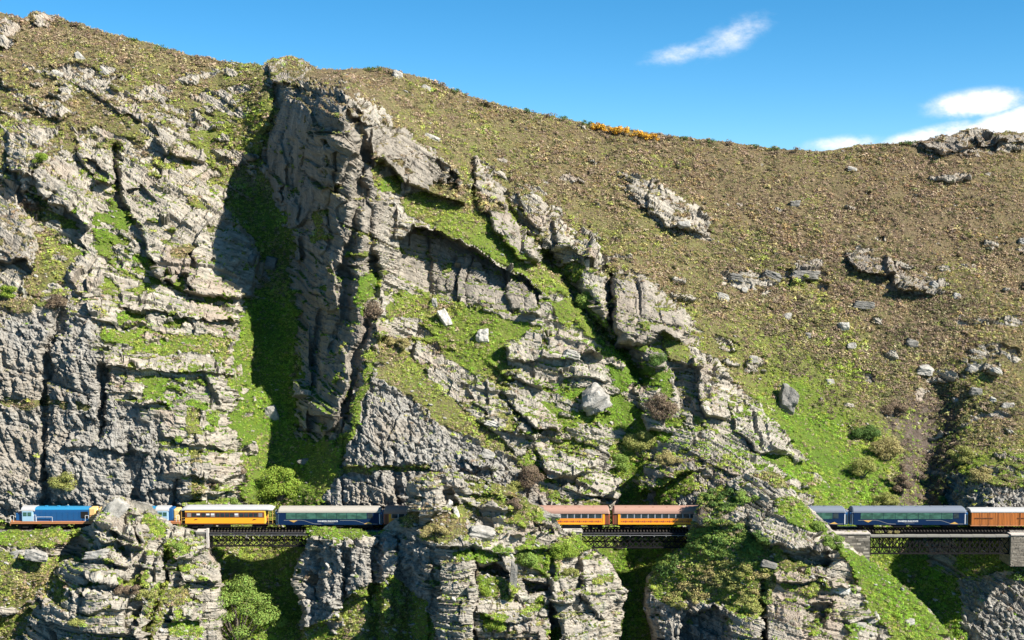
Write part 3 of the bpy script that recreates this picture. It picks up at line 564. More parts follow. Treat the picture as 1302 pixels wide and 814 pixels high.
def make_surface(px, row, F, rocks, vegs, roughs, earths, pls, grs, ncol, nrow, keep=None, rim=None):
    """px,row: flat grid (nrow x ncol) -> (positions, masks, strat)"""
    n1 = vnoise(px / 9, row / 9, px * 0, 1); n2 = vnoise(px / 9, row / 9, px * 0 + 7, 2)
    n3 = vnoise(px / 30, row / 30, px * 0, 3); n4 = vnoise(px / 30, row / 30, px * 0 + 7, 4); n5 = vnoise(px / 3.5, row / 3.5, px * 0, 8)
    wx = px + 2.2 * n1 + 4.5 * n3 + .8 * n5; wy = row + 2.2 * n2 + 4.0 * n4
    y = F(px, row)
    y = y - plates(wx, wy, pls) - grooves(wx, wy, grs)
    if rim is not None: y = rim(y)
    P = unproj(px, row, y)
    rc_ = cover(wx, wy, rocks, 11.0)
    for poly, kk_ in (ROCK_MIX if F is FA else []): rc_ = np.maximum(rc_, kk_ * cover(wx, wy, [poly], 25.0))
    P0 = P; a_ = np.radians(18.0)
    bw = (P0[:, 0] * np.sin(a_) + P0[:, 2] * np.cos(a_)); bs = P0[:, 0] * np.cos(a_) - P0[:, 2] * np.sin(a_)
    rg = fbm(bs / 4.0, P0[:, 1] / 4.0, bw / 1.3, 4, 66, .6)
    rk = sstep((rc_ + .85 * rg - .37) / .12)
    gr = FG(px, row) + 0.0
    for poly, g in vegs:
        c = sstep((cover(wx, wy, [poly], 6.0) + .6 * rg - .42) / .16); rk = np.minimum(rk, 1 - c); gr = gr * (1 - c) + g * c
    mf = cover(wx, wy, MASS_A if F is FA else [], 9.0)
    rf = sstep((cover(wx, wy, roughs, 18.0) + .7 * rg - .4) / .3); ef = cover(wx, wy, earths, 7.0)
    X, Y, Z = P[:, 0], P[:, 1], P[:, 2]
    # small outcrops breaking through the turf
    pn = fbm(X / 6, Y / 6, Z / 3.5, 3, 61)
    zone = np.clip((345 - px) / 40, 0, 1) * np.clip((row - 55) / 60, 0, 1) * (row < 640) + .8 * cover(px, row, [[(560, 380), (700, 330), (800, 430), (790, 640), (690, 640)], [(960, 440), (1060, 640), (1000, 640)], [(1180, 600), (1302, 560), (1302, 640), (1200, 640)]], 20) + .55 * cover(px, row, [[(900, 320), (1302, 300), (1302, 560), (1050, 470)]], 30)
    rk = np.maximum(rk, np.clip((pn - .56 + .40 * np.clip(zone, 0, 1)) / .10, 0, 1))
    # ragged vegetation creeping over rock
    cn = fbm(X / 3.2, Y / 3.2, Z / 1.6, 3, 71)
    rk = rk * (1 - np.clip((cn - .36 - .5 * rf) / .12, 0, 1))
    # normals of the smooth surface
    G = P.reshape(nrow, ncol, 3)
    du = np.gradient(G, axis=1); dv = np.gradient(G, axis=0)
    nrm = np.cross(dv.reshape(-1, 3), du.reshape(-1, 3)); nrm /= np.maximum(np.linalg.norm(nrm, axis=1, keepdims=True), 1e-9)
    nrm *= np.sign(-nrm[:, 1:2] + .5 * nrm[:, 2:3] + 1e-6)
    for _ in range(4):
        g = nrm.reshape(nrow, ncol, 3); g2 = g.copy()
        g2[1:-1] = (g[:-2] + g[1:-1] + g[2:]) / 3; g3 = g2.copy(); g3[:, 1:-1] = (g2[:, :-2] + g2[:, 1:-1] + g2[:, 2:]) / 3
        nrm = g3.reshape(-1, 3)
    dirv = nrm + np.array([0, -.7, 0.0]); dirv /= np.maximum(np.linalg.norm(dirv, axis=1, keepdims=True), 1e-6)
    dip = FD(px, row) + 8 * n4
    cls = [4, 17, 32, 104]; sel = np.argmin(np.abs(np.stack([dip - c for c in cls])), axis=0)
    d = 1.3 * fbm(X / 17, Y / 17, Z / 17, 3, 80) + .55 * fbm(X / 3, Y / 3, Z / 3, 4, 81) + .16 * fbm(X / .7, Y / .7, Z / .7, 2, 82)
    S = np.zeros((len(px), 3))
    need = rk > .02
    for c in range(4):
        i = np.nonzero((sel == c))[0]
        if len(i) == 0: continue
        a = np.radians(cls[c]); S[i, 0] = X[i] * np.cos(a) - Z[i] * np.sin(a); S[i, 1] = X[i] * np.sin(a) + Z[i] * np.cos(a) + .1 * Y[i]; S[i, 2] = Y[i] * .3
        i = i[need[i]]
        ds, s_, w_ = strata(X[i], Y[i], Z[i], np.full(len(i), float(cls[c])), mf[i])
        rr = rough_rock(X[i], Y[i], Z[i]); k = rf[i]
        dd = ds * (1 - .55 * k) + rr * (.12 + .68 * k) + .12 * fbm(X[i] / .6, Y[i] / .6, Z[i] / .35, 2, 91)
        d[i] = d[i] * (1 - rk[i]) + (dd + .25) * rk[i]
    if rim is not None: d = d * np.clip(keep / 5.0, .15, 1)
    amp = np.clip((row - np.interp(px, sky_x, sky_y)) / 6, .35, 1)
    P = P + dirv * (d * amp)[:, None]
    return P, rk, gr, rf, ef, S, mf

def grid_faces(nrow, ncol, ok=None):
    i = np.arange(nrow * ncol).reshape(nrow, ncol)
    f = np.stack([i[:-1, :-1], i[1:, :-1], i[1:, 1:], i[:-1, 1:]], -1).reshape(-1, 4)
    if ok is not None: f = f[ok[f].all(1)]
    return f

def np_mesh(name, V, F4, mat, attrs=None, smooth=False):
    me = bpy.data.meshes.new(name); V = np.asarray(V, np.float32); F4 = np.asarray(F4, np.int32)
    k = F4.shape[1]
    me.vertices.add(len(V)); me.vertices.foreach_set('co', V.ravel())
    me.loops.add(F4.size); me.loops.foreach_set('vertex_index', F4.ravel())
    me.polygons.add(len(F4)); me.polygons.foreach_set('loop_start', np.arange(0, F4.size, k, dtype=np.int32)); me.polygons.foreach_set('loop_total', np.full(len(F4), k, np.int32))
    me.polygons.foreach_set('use_smooth', np.full(len(F4), smooth))
    for (nm, typ, data, key) in (attrs or []):
        at = me.attributes.new(nm, typ, 'POINT'); at.data.foreach_set(key, np.asarray(data, np.float32).ravel())
    if mat: me.materials.append(mat)
    me.update(); me.validate()
    return me

def add_obj(name, me, parent=None, **props):
    o = bpy.data.objects.new(name, me); COL.objects.link(o)
    if parent is not None: o.parent = parent
    for k, v in props.items():
        if v is not None: o[k] = v
    return o

def vert_normals(P, nrow, ncol):
    G = P.reshape(nrow, ncol, 3); du = np.gradient(G, axis=1).reshape(-1, 3); dv = np.gradient(G, axis=0).reshape(-1, 3)
    n = np.cross(dv, du); n /= np.maximum(np.linalg.norm(n, axis=1, keepdims=True), 1e-9)
    return n * np.sign(n[:, 2:3] * 0 + np.where(n[:, 1:2] > .3, -1, 1))

def finish_surface(name, P, rk, gr, rf, ef, S, nrow, ncol, ok=None, lim=.80, mass=None):
    n = vert_normals(P, nrow, ncol)
    # turf sits where a ledge is flat enough
    fl = fbm(P[:, 0] / 2.5, P[:, 1] / 2.5, P[:, 2] / 2.5, 2, 95)
    ledge = np.clip((n[:, 2] - lim + .18 * fl) / .08, 0, 1) * (1 - .6 * rf)
    rk = rk * (1 - .85 * ledge)
    F4 = grid_faces(nrow, ncol, ok)
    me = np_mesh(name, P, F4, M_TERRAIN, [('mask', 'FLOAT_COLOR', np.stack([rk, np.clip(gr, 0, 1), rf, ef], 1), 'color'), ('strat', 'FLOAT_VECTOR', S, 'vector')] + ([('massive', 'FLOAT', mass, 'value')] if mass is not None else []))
    o = add_obj(name, me, kind='structure')
    return o, rk, n

# hillside
STEP = 1.3
cols = np.arange(-190, 1492, STEP); NR = 640
t = np.linspace(0, 1, NR)
skyj = np.interp(cols, sky_x, sky_y)
skyj = skyj + 1.6 * fbm(cols / 9, cols * 0, cols * 0, 4, 99)
PX = np.repeat(cols[None], NR, 0); ROW = skyj[None] + t[:, None] * (950 - skyj[None])
PX, ROW = PX.ravel(), ROW.ravel(); NC = len(cols)
PA, rkA, grA, rfA, efA, SA, selA = make_surface(PX, ROW, FA, ROCK_A, VEG_A, ROUGH_A, EARTH_A, PL_A, GR_A, NC, NR)
# carry the ground over the crest and down the far side
K = 14
top = PA.reshape(NR, NC, 3)[0]
back = []
for k in range(K, 0, -1):
    q = top.copy(); q[:, 1] += 3.2 * k + .5 * k * k * .6; q[:, 2] -= .05 * k * k + .0 * k; q[:, 2] += -1.2 * (k ** 1.5) * .12 * 2
    q[:, 2] += 1.0 * fbm(q[:, 0] / 9, q[:, 1] / 9, q[:, 2] * 0, 3, 101) * min(1, k / 3); back.append(q)
back = np.array(back)
PA = np.concatenate([back.reshape(-1, 3), PA]); ext = lambda a: np.concatenate([np.repeat(a.reshape(NR, NC, -1)[:1], K, 0).reshape(-1, *a.shape[1:]), a])
rkA, grA, rfA, efA, SA, selA = ext(rkA), ext(grA), ext(rfA), ext(efA), ext(SA), ext(selA)
NRA = NR + K
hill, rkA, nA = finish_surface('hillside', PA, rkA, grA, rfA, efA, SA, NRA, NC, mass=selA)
PXA = np.concatenate([np.repeat(cols[None], K, 0).ravel(), PX]); ROWA = np.concatenate([np.repeat(skyj[None] - 5, K, 0).ravel(), ROW])

# spurs and benches in front of the railway
colsB = np.arange(-190, 1300, STEP); rowsB = np.arange(590, 950, STEP * .92); NCB, NRB = len(colsB), len(rowsB)
PXB, ROWB = [a.ravel() for a in np.meshgrid(colsB, rowsB)]
wob = 1.5 * fbm(PXB / 7, ROWB / 7, PXB * 0, 3, 111) + 1.0 * fbm(PXB / 22, ROWB / 22, PXB * 0, 2, 113)
dall = np.full(PXB.shape, -1e9); dfree = np.full(PXB.shape, -1e9)
for poly in B_POLYS:
    fl = [p[2] for p in poly]
    da = seg_dist(PXB, ROWB, poly); df = seg_dist(PXB, ROWB, poly, flags=fl)
    s = da > dall; dall = np.where(s, da, dall); dfree = np.where(s, df, dfree)
dwob = dall + np.where(np.abs(dfree) < 30, wob, 0); dfw = dfree + wob
def rimB(y):
    w = 7.0; tt = np.clip(dfw / w, 0, 1); k = 1 - np.sqrt(np.clip(1 - (1 - tt) ** 2, 0, 1))
    target = np.where(ROWB < 676, -2.7, np.interp(ROWB, [676, 690, 740], [-2.7, 3, 11]))
    return np.where(y < target, y + (target - y) * k, y)
PB, rkB, grB, rfB, efB, SB, selB = make_surface(PXB, ROWB, FB, [[(p[0], p[1]) for p in q] for q in [[(-300, 500), (1400, 500), (1400, 1000), (-300, 1000)]]], VEG_B, [[(390, 690), (540, 690), (550, 900), (380, 900)], [(830, 770), (930, 765), (930, 900), (830, 900)]], EARTH_B, PL_B, GR_B, NCB, NRB, keep=np.clip(dfw, 0, 99), rim=rimB)
# keep clear of the loading gauge
clr = (PB[:, 1] > -2.55) & (PB[:, 2] > -.55) & (dfree < 25) & (PB[:, 2] > -.45)
PB[clr, 1] = np.minimum(PB[clr, 1], -2.55)
okB = dwob > 0
spur, rkB, nB = finish_surface('rocky_spurs', PB, rkB, grB, rfB, efB, SB, NRB, NCB, okB, .87)
# ------------------------------------------------------------------ small plants and stones scattered on the sheets
def tri_cloud(n, rx, rz, size, seed, up=.4, blade=False):
    r = np.random.default_rng(seed); V = []; F = []
    for i in range(n):
        if blade:
            a = r.uniform(0, 6.283); lean = r.uniform(.05, .55); h = rz * r.uniform(.55, 1); b = np.array([math.cos(a), math.sin(a), 0]) * r.uniform(0, .45) * rx
            d = np.array([math.cos(a) * lean, math.sin(a) * lean, 1]); d /= np.linalg.norm(d); w = np.array([-math.sin(a), math.cos(a), 0]) * size * r.uniform(.6, 1.2)
            V += [b - w, b + w, b + d * h]
        else:
            while True:
                p = r.uniform(-1, 1, 3)
                if np.dot(p, p) < 1 and p[2] > -.15: break
            q = p * np.array([rx, rx, rz]); nrm = p + r.normal(0, .45, 3); nrm[2] += up; nrm /= np.linalg.norm(nrm)
            t = np.cross(nrm, r.normal(0, 1, 3)); t /= np.linalg.norm(t); b = np.cross(nrm, t); s = size * r.uniform(.6, 1.35)
            V += [q + t * s, q + b * s * .8 - t * s * .4, q - b * s * .8 - t * s * .5]
        F.append((3 * i, 3 * i + 1, 3 * i + 2))
    return V, F

def convex_rock(seed, sub=2, nplane=12, rough=.05, flat=.62, elong=1.35):
    """angular boulder: a sphere cut back by random planes"""
    import bmesh
    r = np.random.default_rng(seed); bm = bmesh.new(); bmesh.ops.create_icosphere(bm, subdivisions=sub, radius=1)
    pl = r.normal(0, 1, (nplane, 3)) * np.array([1, 1, .7]); pl /= np.linalg.norm(pl, axis=1, keepdims=True); d = r.uniform(.42, .8, nplane)
    bx = np.array([[0, 0, 1.], [0, 0, -1], [0, -1, .15], [0, 1, 0], [1, 0, .1], [-1, 0, .1]]) + r.normal(0, .16, (6, 3)); bx /= np.linalg.norm(bx, axis=1, keepdims=True)
    pl = np.r_[pl[:max(3, nplane - 6)], bx]; d = np.r_[d[:max(3, nplane - 6)] + .16, r.uniform(.5, .68, 6)]
    V = np.array([v.co[:] for v in bm.verts]); V /= np.linalg.norm(V, axis=1, keepdims=True)
    dots = V @ pl.T; k = np.where(dots > 1e-3, d / np.maximum(dots, 1e-3), 9).min(1); V = V * np.minimum(k, 1.15)[:, None]
    V *= (1 + rough * vnoise(V[:, 0] * 3 + seed, V[:, 1] * 3, V[:, 2] * 7, seed) + .6 * rough * (hsh(np.floor(V[:, 2] * 5 + .6 * V[:, 0]).astype(np.int64), seed=seed) - .5))[:, None]
    V *= np.array([elong, 1.0, flat])
    F = np.array([[v.index for v in f.verts] for f in bm.faces]); bm.free()
    return V, F

plants = bpy.data.collections.new('plant_kinds'); stones = bpy.data.collections.new('stone_kinds')
M_TUFT = leaf_material('turf_and_scrub', None, .38, .22)
def kind_obj(name, V, F, mat, col):
    me = np_mesh(name, V, F, mat); o = bpy.data.objects.new(name, me); col.objects.link(o); return o
for i in range(3): kind_obj('tuft_a%d' % i, *tri_cloud(15, .55, .55, .045, 100 + i, blade=True), M_TUFT, plants)
for i in range(3): kind_obj('tuft_b%d' % i, *tri_cloud(34, .52, .42, .13, 200 + i), M_TUFT, plants)
for i in range(2): kind_obj('tuft_c%d' % i, *tri_cloud(60, .62, .5, .10, 300 + i, up=.8), M_TUFT, plants)
for i in range(4): kind_obj('stone_%d' % i, *convex_rock(400 + i, 1, 8, .08), M_STONE, stones)

def scatter_tree(name, coll):
    ng = bpy.data.node_groups.new(name, 'GeometryNodeTree')
    ng.interface.new_socket('Geometry', in_out='INPUT', socket_type='NodeSocketGeometry'); ng.interface.new_socket('Geometry', in_out='OUTPUT', socket_type='NodeSocketGeometry')
    N = ng.nodes; L = ng.links; gi = N.new('NodeGroupInput'); go = N.new('NodeGroupOutput'); iop = N.new('GeometryNodeInstanceOnPoints')
    ci = N.new('GeometryNodeCollectionInfo'); ci.inputs[0].default_value = coll; ci.inputs['Separate Children'].default_value = True; ci.inputs['Reset Children'].default_value = True
    def na(nm, t):
        n = N.new('GeometryNodeInputNamedAttribute'); n.data_type = t; n.inputs[0].default_value = nm; return [o for o in n.outputs if o.enabled and o.name == 'Attribute'][0]
    L.new(gi.outputs[0], iop.inputs['Points']); L.new(ci.outputs[0], iop.inputs['Instance']); iop.inputs['Pick Instance'].default_value = True
    L.new(na('kind_id', 'INT'), iop.inputs['Instance Index']); L.new(na('rot', 'FLOAT_VECTOR'), iop.inputs['Rotation']); L.new(na('scl', 'FLOAT_VECTOR'), iop.inputs['Scale'])
    L.new(iop.outputs[0], go.inputs[0]); return ng
NG_PLANTS = scatter_tree('scatter_plants', plants); NG_STONES = scatter_tree('scatter_stones', stones)

def scatter(name, pos, rot, scl, idx, tint, ng):
    me = bpy.data.meshes.new(name); n = len(pos); me.vertices.add(n); me.vertices.foreach_set('co', np.asarray(pos, np.float32).ravel())
    for nm, t, dat, key in (('rot', 'FLOAT_VECTOR', rot, 'vector'), ('scl', 'FLOAT_VECTOR', scl, 'vector'), ('tint', 'FLOAT_COLOR', tint, 'color')):
        a = me.attributes.new(nm, t, 'POINT'); a.data.foreach_set(key, np.asarray(dat, np.float32).ravel())
    a = me.attributes.new('kind_id', 'INT', 'POINT'); a.data.foreach_set('value', np.asarray(idx, np.int32))
    o = add_obj(name, me, kind='stuff'); m = o.modifiers.new('scatter', 'NODES'); m.node_group = ng
    return o

gx = np.array([p for p, _ in GRAMP]); gc_ = np.array([c for _, c in GRAMP])
def tint_of(g): return np.stack([np.interp(g, gx, gc_[:, k]) for k in range(3)], -1)

def pick(prob, n, seed):
    r = np.random.default_rng(seed); c = np.cumsum(prob); u = r.uniform(0, c[-1], n); return np.unique(np.searchsorted(c, u))

def plant_cover(name, P, nrm, rk, gr, ef, px, row, n, seed, ok=None, zbias=0, scrub=1.0):
    r = np.random.default_rng(seed)
    vis = ((px > -30) & (px < 1332) & (row < 830)) * 1.0 + .04
    clump = .35 + 1.3 * np.clip(fbm(P[:, 0] / 2.2, P[:, 1] / 2.2, P[:, 2] / 2.2, 2, seed) + .5, 0, 1)
    prob = np.clip(1.05 - rk * 1.25, 0.0, 1) * vis * clump * (1 - .65 * ef)
    if ok is not None: prob = prob * ok
    prob[(P[:, 1] > -1.45) & (P[:, 1] < 3.0) & (P[:, 2] > -1.5) & (P[:, 2] < 5)] = 0
    i = pick(prob, n, seed); m = len(i)
    p = P[i] + r.normal(0, .06, (m, 3)); g = gr[i] + .40 * fbm(p[:, 0] / 4.5, p[:, 1] / 4.5, p[:, 2] / 4.5, 4, 7) + .45 * fbm(p[:, 0] / 16, p[:, 1] / 16, p[:, 2] / 10, 3, 19) + r.normal(0, .13, m)
    g = np.clip(g, 0, 1); t = tint_of(g) * (2.32 + .6 * g[:, None]) * np.array([1, 1, .88]) * r.uniform(.88, 1.14, (m, 1)) * (1 + r.normal(0, .06, (m, 3)))
    tw = (r.random(m) < np.clip(.30 - .3 * g, .03, 1)); t[tw] = np.array([.30, .22, .155]) * r.uniform(.6, 1.4, (tw.sum(), 1))
    pale = (r.random(m) < .08); t[pale] = np.array([.42, .36, .22]) * r.uniform(.8, 1.2, (pale.sum(), 1))
    dk = (r.random(m) < .045 + .10 * np.clip(fbm(p[:, 0] / 5, p[:, 1] / 5, p[:, 2] / 5, 2, 17) + .1, 0, 1)); t[dk] = np.array([.10, .115, .04]) * r.uniform(.7, 1.6, (dk.sum(), 1))
    pn_ = fbm(p[:, 0] / 11, p[:, 1] / 11, p[:, 2] / 6, 3, 23); pk = np.clip((pn_ - .05) / .2, 0, 1) * (g < .5) * (~dk) * (~tw); t = t * (1 - .55 * pk[:, None]) + .55 * pk[:, None] * np.array([.40, .30, .20]) * r.uniform(.8, 1.2, (m, 1)); sz = .72 + .75 * np.clip(fbm(p[:, 0] / 6, p[:, 1] / 6, p[:, 2] / 6, 2, 29) + .45, 0, 1)
    kind = np.where(g > .62, r.choice([0, 1, 2, 6, 7], m), r.choice([0, 1, 2, 0, 1, 2, 3, 4, 5], m)); kind = np.where(tw, r.integers(3, 6, m), kind); kind = np.where(dk, r.integers(5, 8, m), kind)
    s = r.uniform(.42, .92, m) * np.where(kind > 2, 1 + .5 * (r.random(m) < .12), .95) * scrub * (1 + .25 * (p[:, 1] > 45)); s = np.where(g > .75, s * .75, s)
    s = s * sz
    rot = np.stack([r.normal(-.05, .16, m), r.normal(.05, .16, m), r.uniform(0, 6.28, m)], 1)
    sc = np.stack([s, s, s * r.uniform(.7, 1.15, m)], 1)
    return scatter(name, p, rot, sc, kind, np.c_[t, np.ones(m)], NG_PLANTS)

plant_cover('turf_and_scrub', PA, nA, rkA, grA, efA, PXA, ROWA, 215000, 11)
plant_cover('spur_turf', PB, nB, rkB, grB, efB, PXB, ROWB, 36000, 12, ok=okB & (dwob > 2.0), scrub=.8)

def brush_cover():
    r = np.random.default_rng(31); c = cover(PXA, ROWA, [[(870, 330), (1302, 330), (1302, 640), (1180, 640), (1100, 560), (1000, 480), (900, 400)]], 30) + .35 * cover(PXA, ROWA, [[(0, 40), (340, 90), (330, 150), (100, 260), (0, 240)]], 20) + .2 * ((PXA > 420) & (ROWA < 330) & (ROWA > 100))
    prob = c * np.clip(fbm(PA[:, 0] / 7, PA[:, 1] / 7, PA[:, 2] / 7, 3, 33) + .12, 0, 1) * (1 - rkA) * (1.1 - np.clip(grA, 0, 1)) * ((PXA > -20) & (PXA < 1330))
    i = pick(prob, 5200, 34); m = len(i); t = np.array([.21, .16, .11]) * r.uniform(.5, 1.5, (m, 1)); o = r.random(m) < .4; t[o] = np.array([.17, .17, .07]) * r.uniform(.6, 1.5, (o.sum(), 1))
    s = r.uniform(.7, 1.7, m); rot = np.stack([r.normal(0, .1, m), r.normal(0, .1, m), r.uniform(0, 6.28, m)], 1)
    return scatter('heath_scrub', PA[i], rot, np.stack([s * 1.1, s, s * r.uniform(.6, .95, m)], 1), r.integers(3, 8, m), np.c_[t, np.ones(m)], NG_PLANTS)
brush_cover()

def stone_cover(name, P, rk, px, row, n, seed, ok=None):
    r = np.random.default_rng(seed); vis = ((px > -30) & (px < 1332) & (row < 830)) * 1.0
    near = .12 + 1.2 * np.clip(fbm(P[:, 0] / 7, P[:, 1] / 7, P[:, 2] / 7, 3, seed) , 0, 1) + .8 * ((rk > .05) & (rk < .8))
    right = np.where((px > 600) & (row < 300) & (ROWA[:len(px)] < 300 if ok is None else True), .10, np.where(px > 880, .45, 1.0))
    prob = vis * near * (1 - .55 * rk) * right
    if ok is not None: prob = prob * ok
    prob[(P[:, 1] > -3.2) & (P[:, 1] < 3.2) & (P[:, 2] > -1.5) & (P[:, 2] < 5)] = 0
    i = pick(prob, n, seed); m = len(i); s = .13 + .45 * r.random(m) ** 5
    rot = np.stack([r.normal(0, .25, m), r.normal(.3, .25, m), r.uniform(-.6, .6, m)], 1)
    return scatter(name, P[i] + np.array([0, -.05, .05]), rot, np.stack([s, s, s], 1), r.integers(0, 4, m), np.ones((m, 4)), NG_STONES)
stone_cover('scattered_stones', PA, rkA, PXA, ROWA, 3600, 21)
stone_cover('spur_stones', PB, rkB, PXB, ROWB, 2600, 22, ok=okB & (dwob > 2.0))
# ------------------------------------------------------------------ boulders, outcrops and bushes that can be pointed at
GA = PA[K * NC:].reshape(NR, NC, 3); GB = PB.reshape(NRB, NCB, 3)
def on_hill(px, row):
    c = int(round((px + 190) / STEP)); s = float(np.interp(px, sky_x, sky_y)); r = int(round((row - s) / (950 - s) * (NR - 1)))
    return Vector(GA[min(max(r, 0), NR - 1), c].tolist())
def on_spur(px, row):
    c = int(round((px + 190) / STEP)); r = int(round((row - 590) / (STEP * .92))); return Vector(GB[r, c].tolist())
def mpp(y): return (220 + y) / 1650.0

def boulder(px, row, w, h, label, tilt=0, dark=False, where='A', seed=None, group=None, name='boulder', depth=None, flat=None, cat='boulder'):
    p = (on_hill if where == 'A' else on_spur)(px, row + h * .25); k = mpp(p.y); seed = seed or int(px * 7 + row)
    V, F = convex_rock(seed, 4 if max(w, h) > 24 else (3 if max(w, h) > 11 else 2), 15, .13, 1.0, 1.0)
    V = np.array(V); V /= np.abs(V).max(0)
    V = V * np.array([w * k / 2, (depth or min(w, h) * k * .55), h * k / 2])
    a = R(-tilt); c, s = math.cos(a), math.sin(a); X = V[:, 0] * c - V[:, 2] * s; Z = V[:, 0] * s + V[:, 2] * c; V[:, 0], V[:, 2] = X, Z
    me = np_mesh(name, V, F, M_STONE_DARK if dark == 1 else (M_STONE_PALE if dark == 2 else M_STONE))
    o = add_obj(name, me, label=label, category=cat, group=group); o.location = p + Vector((0, -.05 * h * k, .12 * h * k)); return o

M_STONE_PALE = stone_material('pale_schist', 1.15)
BOULDERS = [
 (752,508,44,40,'largest loose grey boulder with dark left face in the green gully grass',-30,0,'A'),
 (565,401,17,26,'pale leaning slab on the sunny grass patch under the brown overhang',-28,2,'A'),
 (613,425,19,20,'blocky white cube of rock on the grass patch below the overhang',4,2,'A'),
 (552,383,9,14,'small pointed pale stone at the upper left of the overhang grass patch',0,0,'A'),
 (628,541,26,10,'flat white slab lying in green grass below the leaning slab ledges',16,2,'A'),
 (1072,414,18,13,'whitest squarish boulder alone on the brown slope right of centre',0,2,'A'),
 (1001,400,13,10,'small pale boulder in brown scrub left of the white squarish one',0,0,'A'),
 (1083,438,13,11,'rounded pinkish stone just below the white squarish boulder',0,0,'A'),
 (1176,470,26,18,'broad pale grey boulder above the dark earth slip',8,0,'A'),
 (1279,516,20,10,'flat grey slab near the right edge above the green bank',0,0,'A'),
 (1240,497,18,14,'mossy dark boulder on the right slope beside two smaller stones',0,1,'A'),
 (1262,508,12,9,'small round stone between mossy boulder and flat slab at right',0,0,'A'),
 (1001,506,30,42,'tall mossy rock standing at the head of the bright green gully',25,1,'A'),
 (955,458,12,10,'pale stone in yellow grass beside the top of the layered rib',0,0,'A'),
 (1026,345,42,14,'long dark rock with pale top edge in brown scrub',6,1,'A'),
 (981,351,26,12,'dark wedge of rock left of the long pale topped one',18,1,'A'),
 (935,354,22,11,'low dark rock at the left end of the row in the scrub',8,1,'A'),
 (918,376,24,12,'mottled pinkish rock at the edge of the brown scrub',20,0,'A'),
 (946,367,10,8,'small upright pink stone between two dark rocks',0,0,'A'),
 (1098,387,32,13,'low brown rock under the double dark outcrop',10,1,'A'),
 (1187,362,12,12,'bright cube of rock at the right tip of the dark outcrop',30,0,'A'),
 (1215,378,14,9,'pinkish flat stone right of the dark outcrop',10,0,'A'),
 (1130,324,12,5,'thin white stone lying above the dark outcrop',0,0,'A'),
 (1300,306,10,12,'white boulder cut by the right edge of the view',0,0,'A'),
 (1083,217,14,8,'pale triangular stone high on the slope near the saddle',8,0,'A'),
 (1160,434,18,14,'dark brown shaded rock in the middle of the right slope',0,1,'A'),
 (1236,468,16,12,'left boulder of the pale row on the right slope',20,0,'A'),
 (1262,476,18,10,'right boulder of the pale row on the right slope',25,0,'A'),
 (1056,484,12,8,'little rounded stone at the top of the green gully floor',0,0,'A'),
 (1027,425,10,10,'grey stone in scrub between two pale boulders',0,1,'A'),
 (1215,508,12,8,'small grey stone over the dark slip bank',0,0,'A'),
 (345,524,18,22,'grey block lying in the shaded green gully',-20,0,'A'),
 (345,331,20,22,'rounded boulder wedged in the dark head of the shaded gully',10,1,'A'),
 (318,330,12,18,'upright grey rock beside the wedged boulder in deep shade',20,1,'A'),
 (388,587,18,10,'low grey stone near the foot of the shaded gully',0,1,'A'),
 (340,610,22,12,'flat dark stone left of the round bush in shade',-25,1,'A'),
 (620,575,22,12,'pale slab at the foot of the leaning ledges',20,0,'A'),
 (727,452,26,14,'cracked grey lump on the slab terrace above the big boulder',12,0,'A'),
 (670,330,10,8,'small stone lodged in grass between the two ribs',0,0,'A'),
 (868,287,20,10,'pale end block of the pink outcrop on the brown slope',0,0,'A'),
 (805,227,24,8,'flat dark topped rock at the upper end of the pink outcrop',15,1,'A'),
 (550,177,22,9,'low pale slab on the brown shoulder right of the great buttress',25,0,'A'),
 (440,75+20,10,5,'small stone on the rounded brown crest',0,0,'A'),
 (542,110,16,10,'pale rock perched on the skyline right of the shoulder',15,0,'A'),
 (506,92,18,12,'pinkish slab on the skyline beside dark bushes',25,0,'A'),
 (1010,260,16,10,'dark speckled rock high on the brown slope',0,1,'A'),
 (70,92,16,14,'weathered rock in scrub at the top left',30,0,'A'),
 (103,75,18,10,'pale split slab high on the left slope',40,0,'A'),
 (134,90,20,9,'pale flat slab leaning in scrub high on the left',35,0,'A'),
 (150,647,34,26,'big tilted greenish slab perched on the left spur beside the track',-48,0,'B'),
 (611,676,40,22,'large pale boulder resting on the middle spur',12,0,'B'),
 (579,650,9,18,'slender white standing slab on the middle spur',-12,2,'B'),
 (569,641,10,14,'white slab leaning left beside the standing slab',32,2,'B'),
 (1068,745,34,14,'long white slab in grass on the right spur slope',8,2,'B'),
 (1111,783,24,18,'rounded pale boulder low on the right spur',-20,0,'B'),
 (1093,792,20,10,'flat stone beside the rounded pale boulder',10,0,'B'),
 (1155,790,14,10,'small stone on the steep green edge of the right spur',0,0,'B'),
 (978,716,24,16,'dark wet looking rock below the green shrubs',10,1,'B'),
 (652,728,12,48,'tall narrow dark slab standing on edge in the middle spur',2,1,'B'),
 (648,702,10,14,'white block on top of the narrow standing slab',-20,0,'B'),
 (118,702,38,14,'thick pale slab jutting left from the left spur',-4,0,'B'),
 (22,702,24,10,'pale rock on the green bank below the front locomotive',-14,0,'B'),
 (48,705,30,16,'blocky grey rock under the bank near the front locomotive',10,0,'B'),
 (700,655,26,9,'flat pale ledge block beside the brown roofed carriage',6,0,'B'),
]
fp, fk, fs, ft = [], [], [], []
rf_ = np.random.default_rng(77)
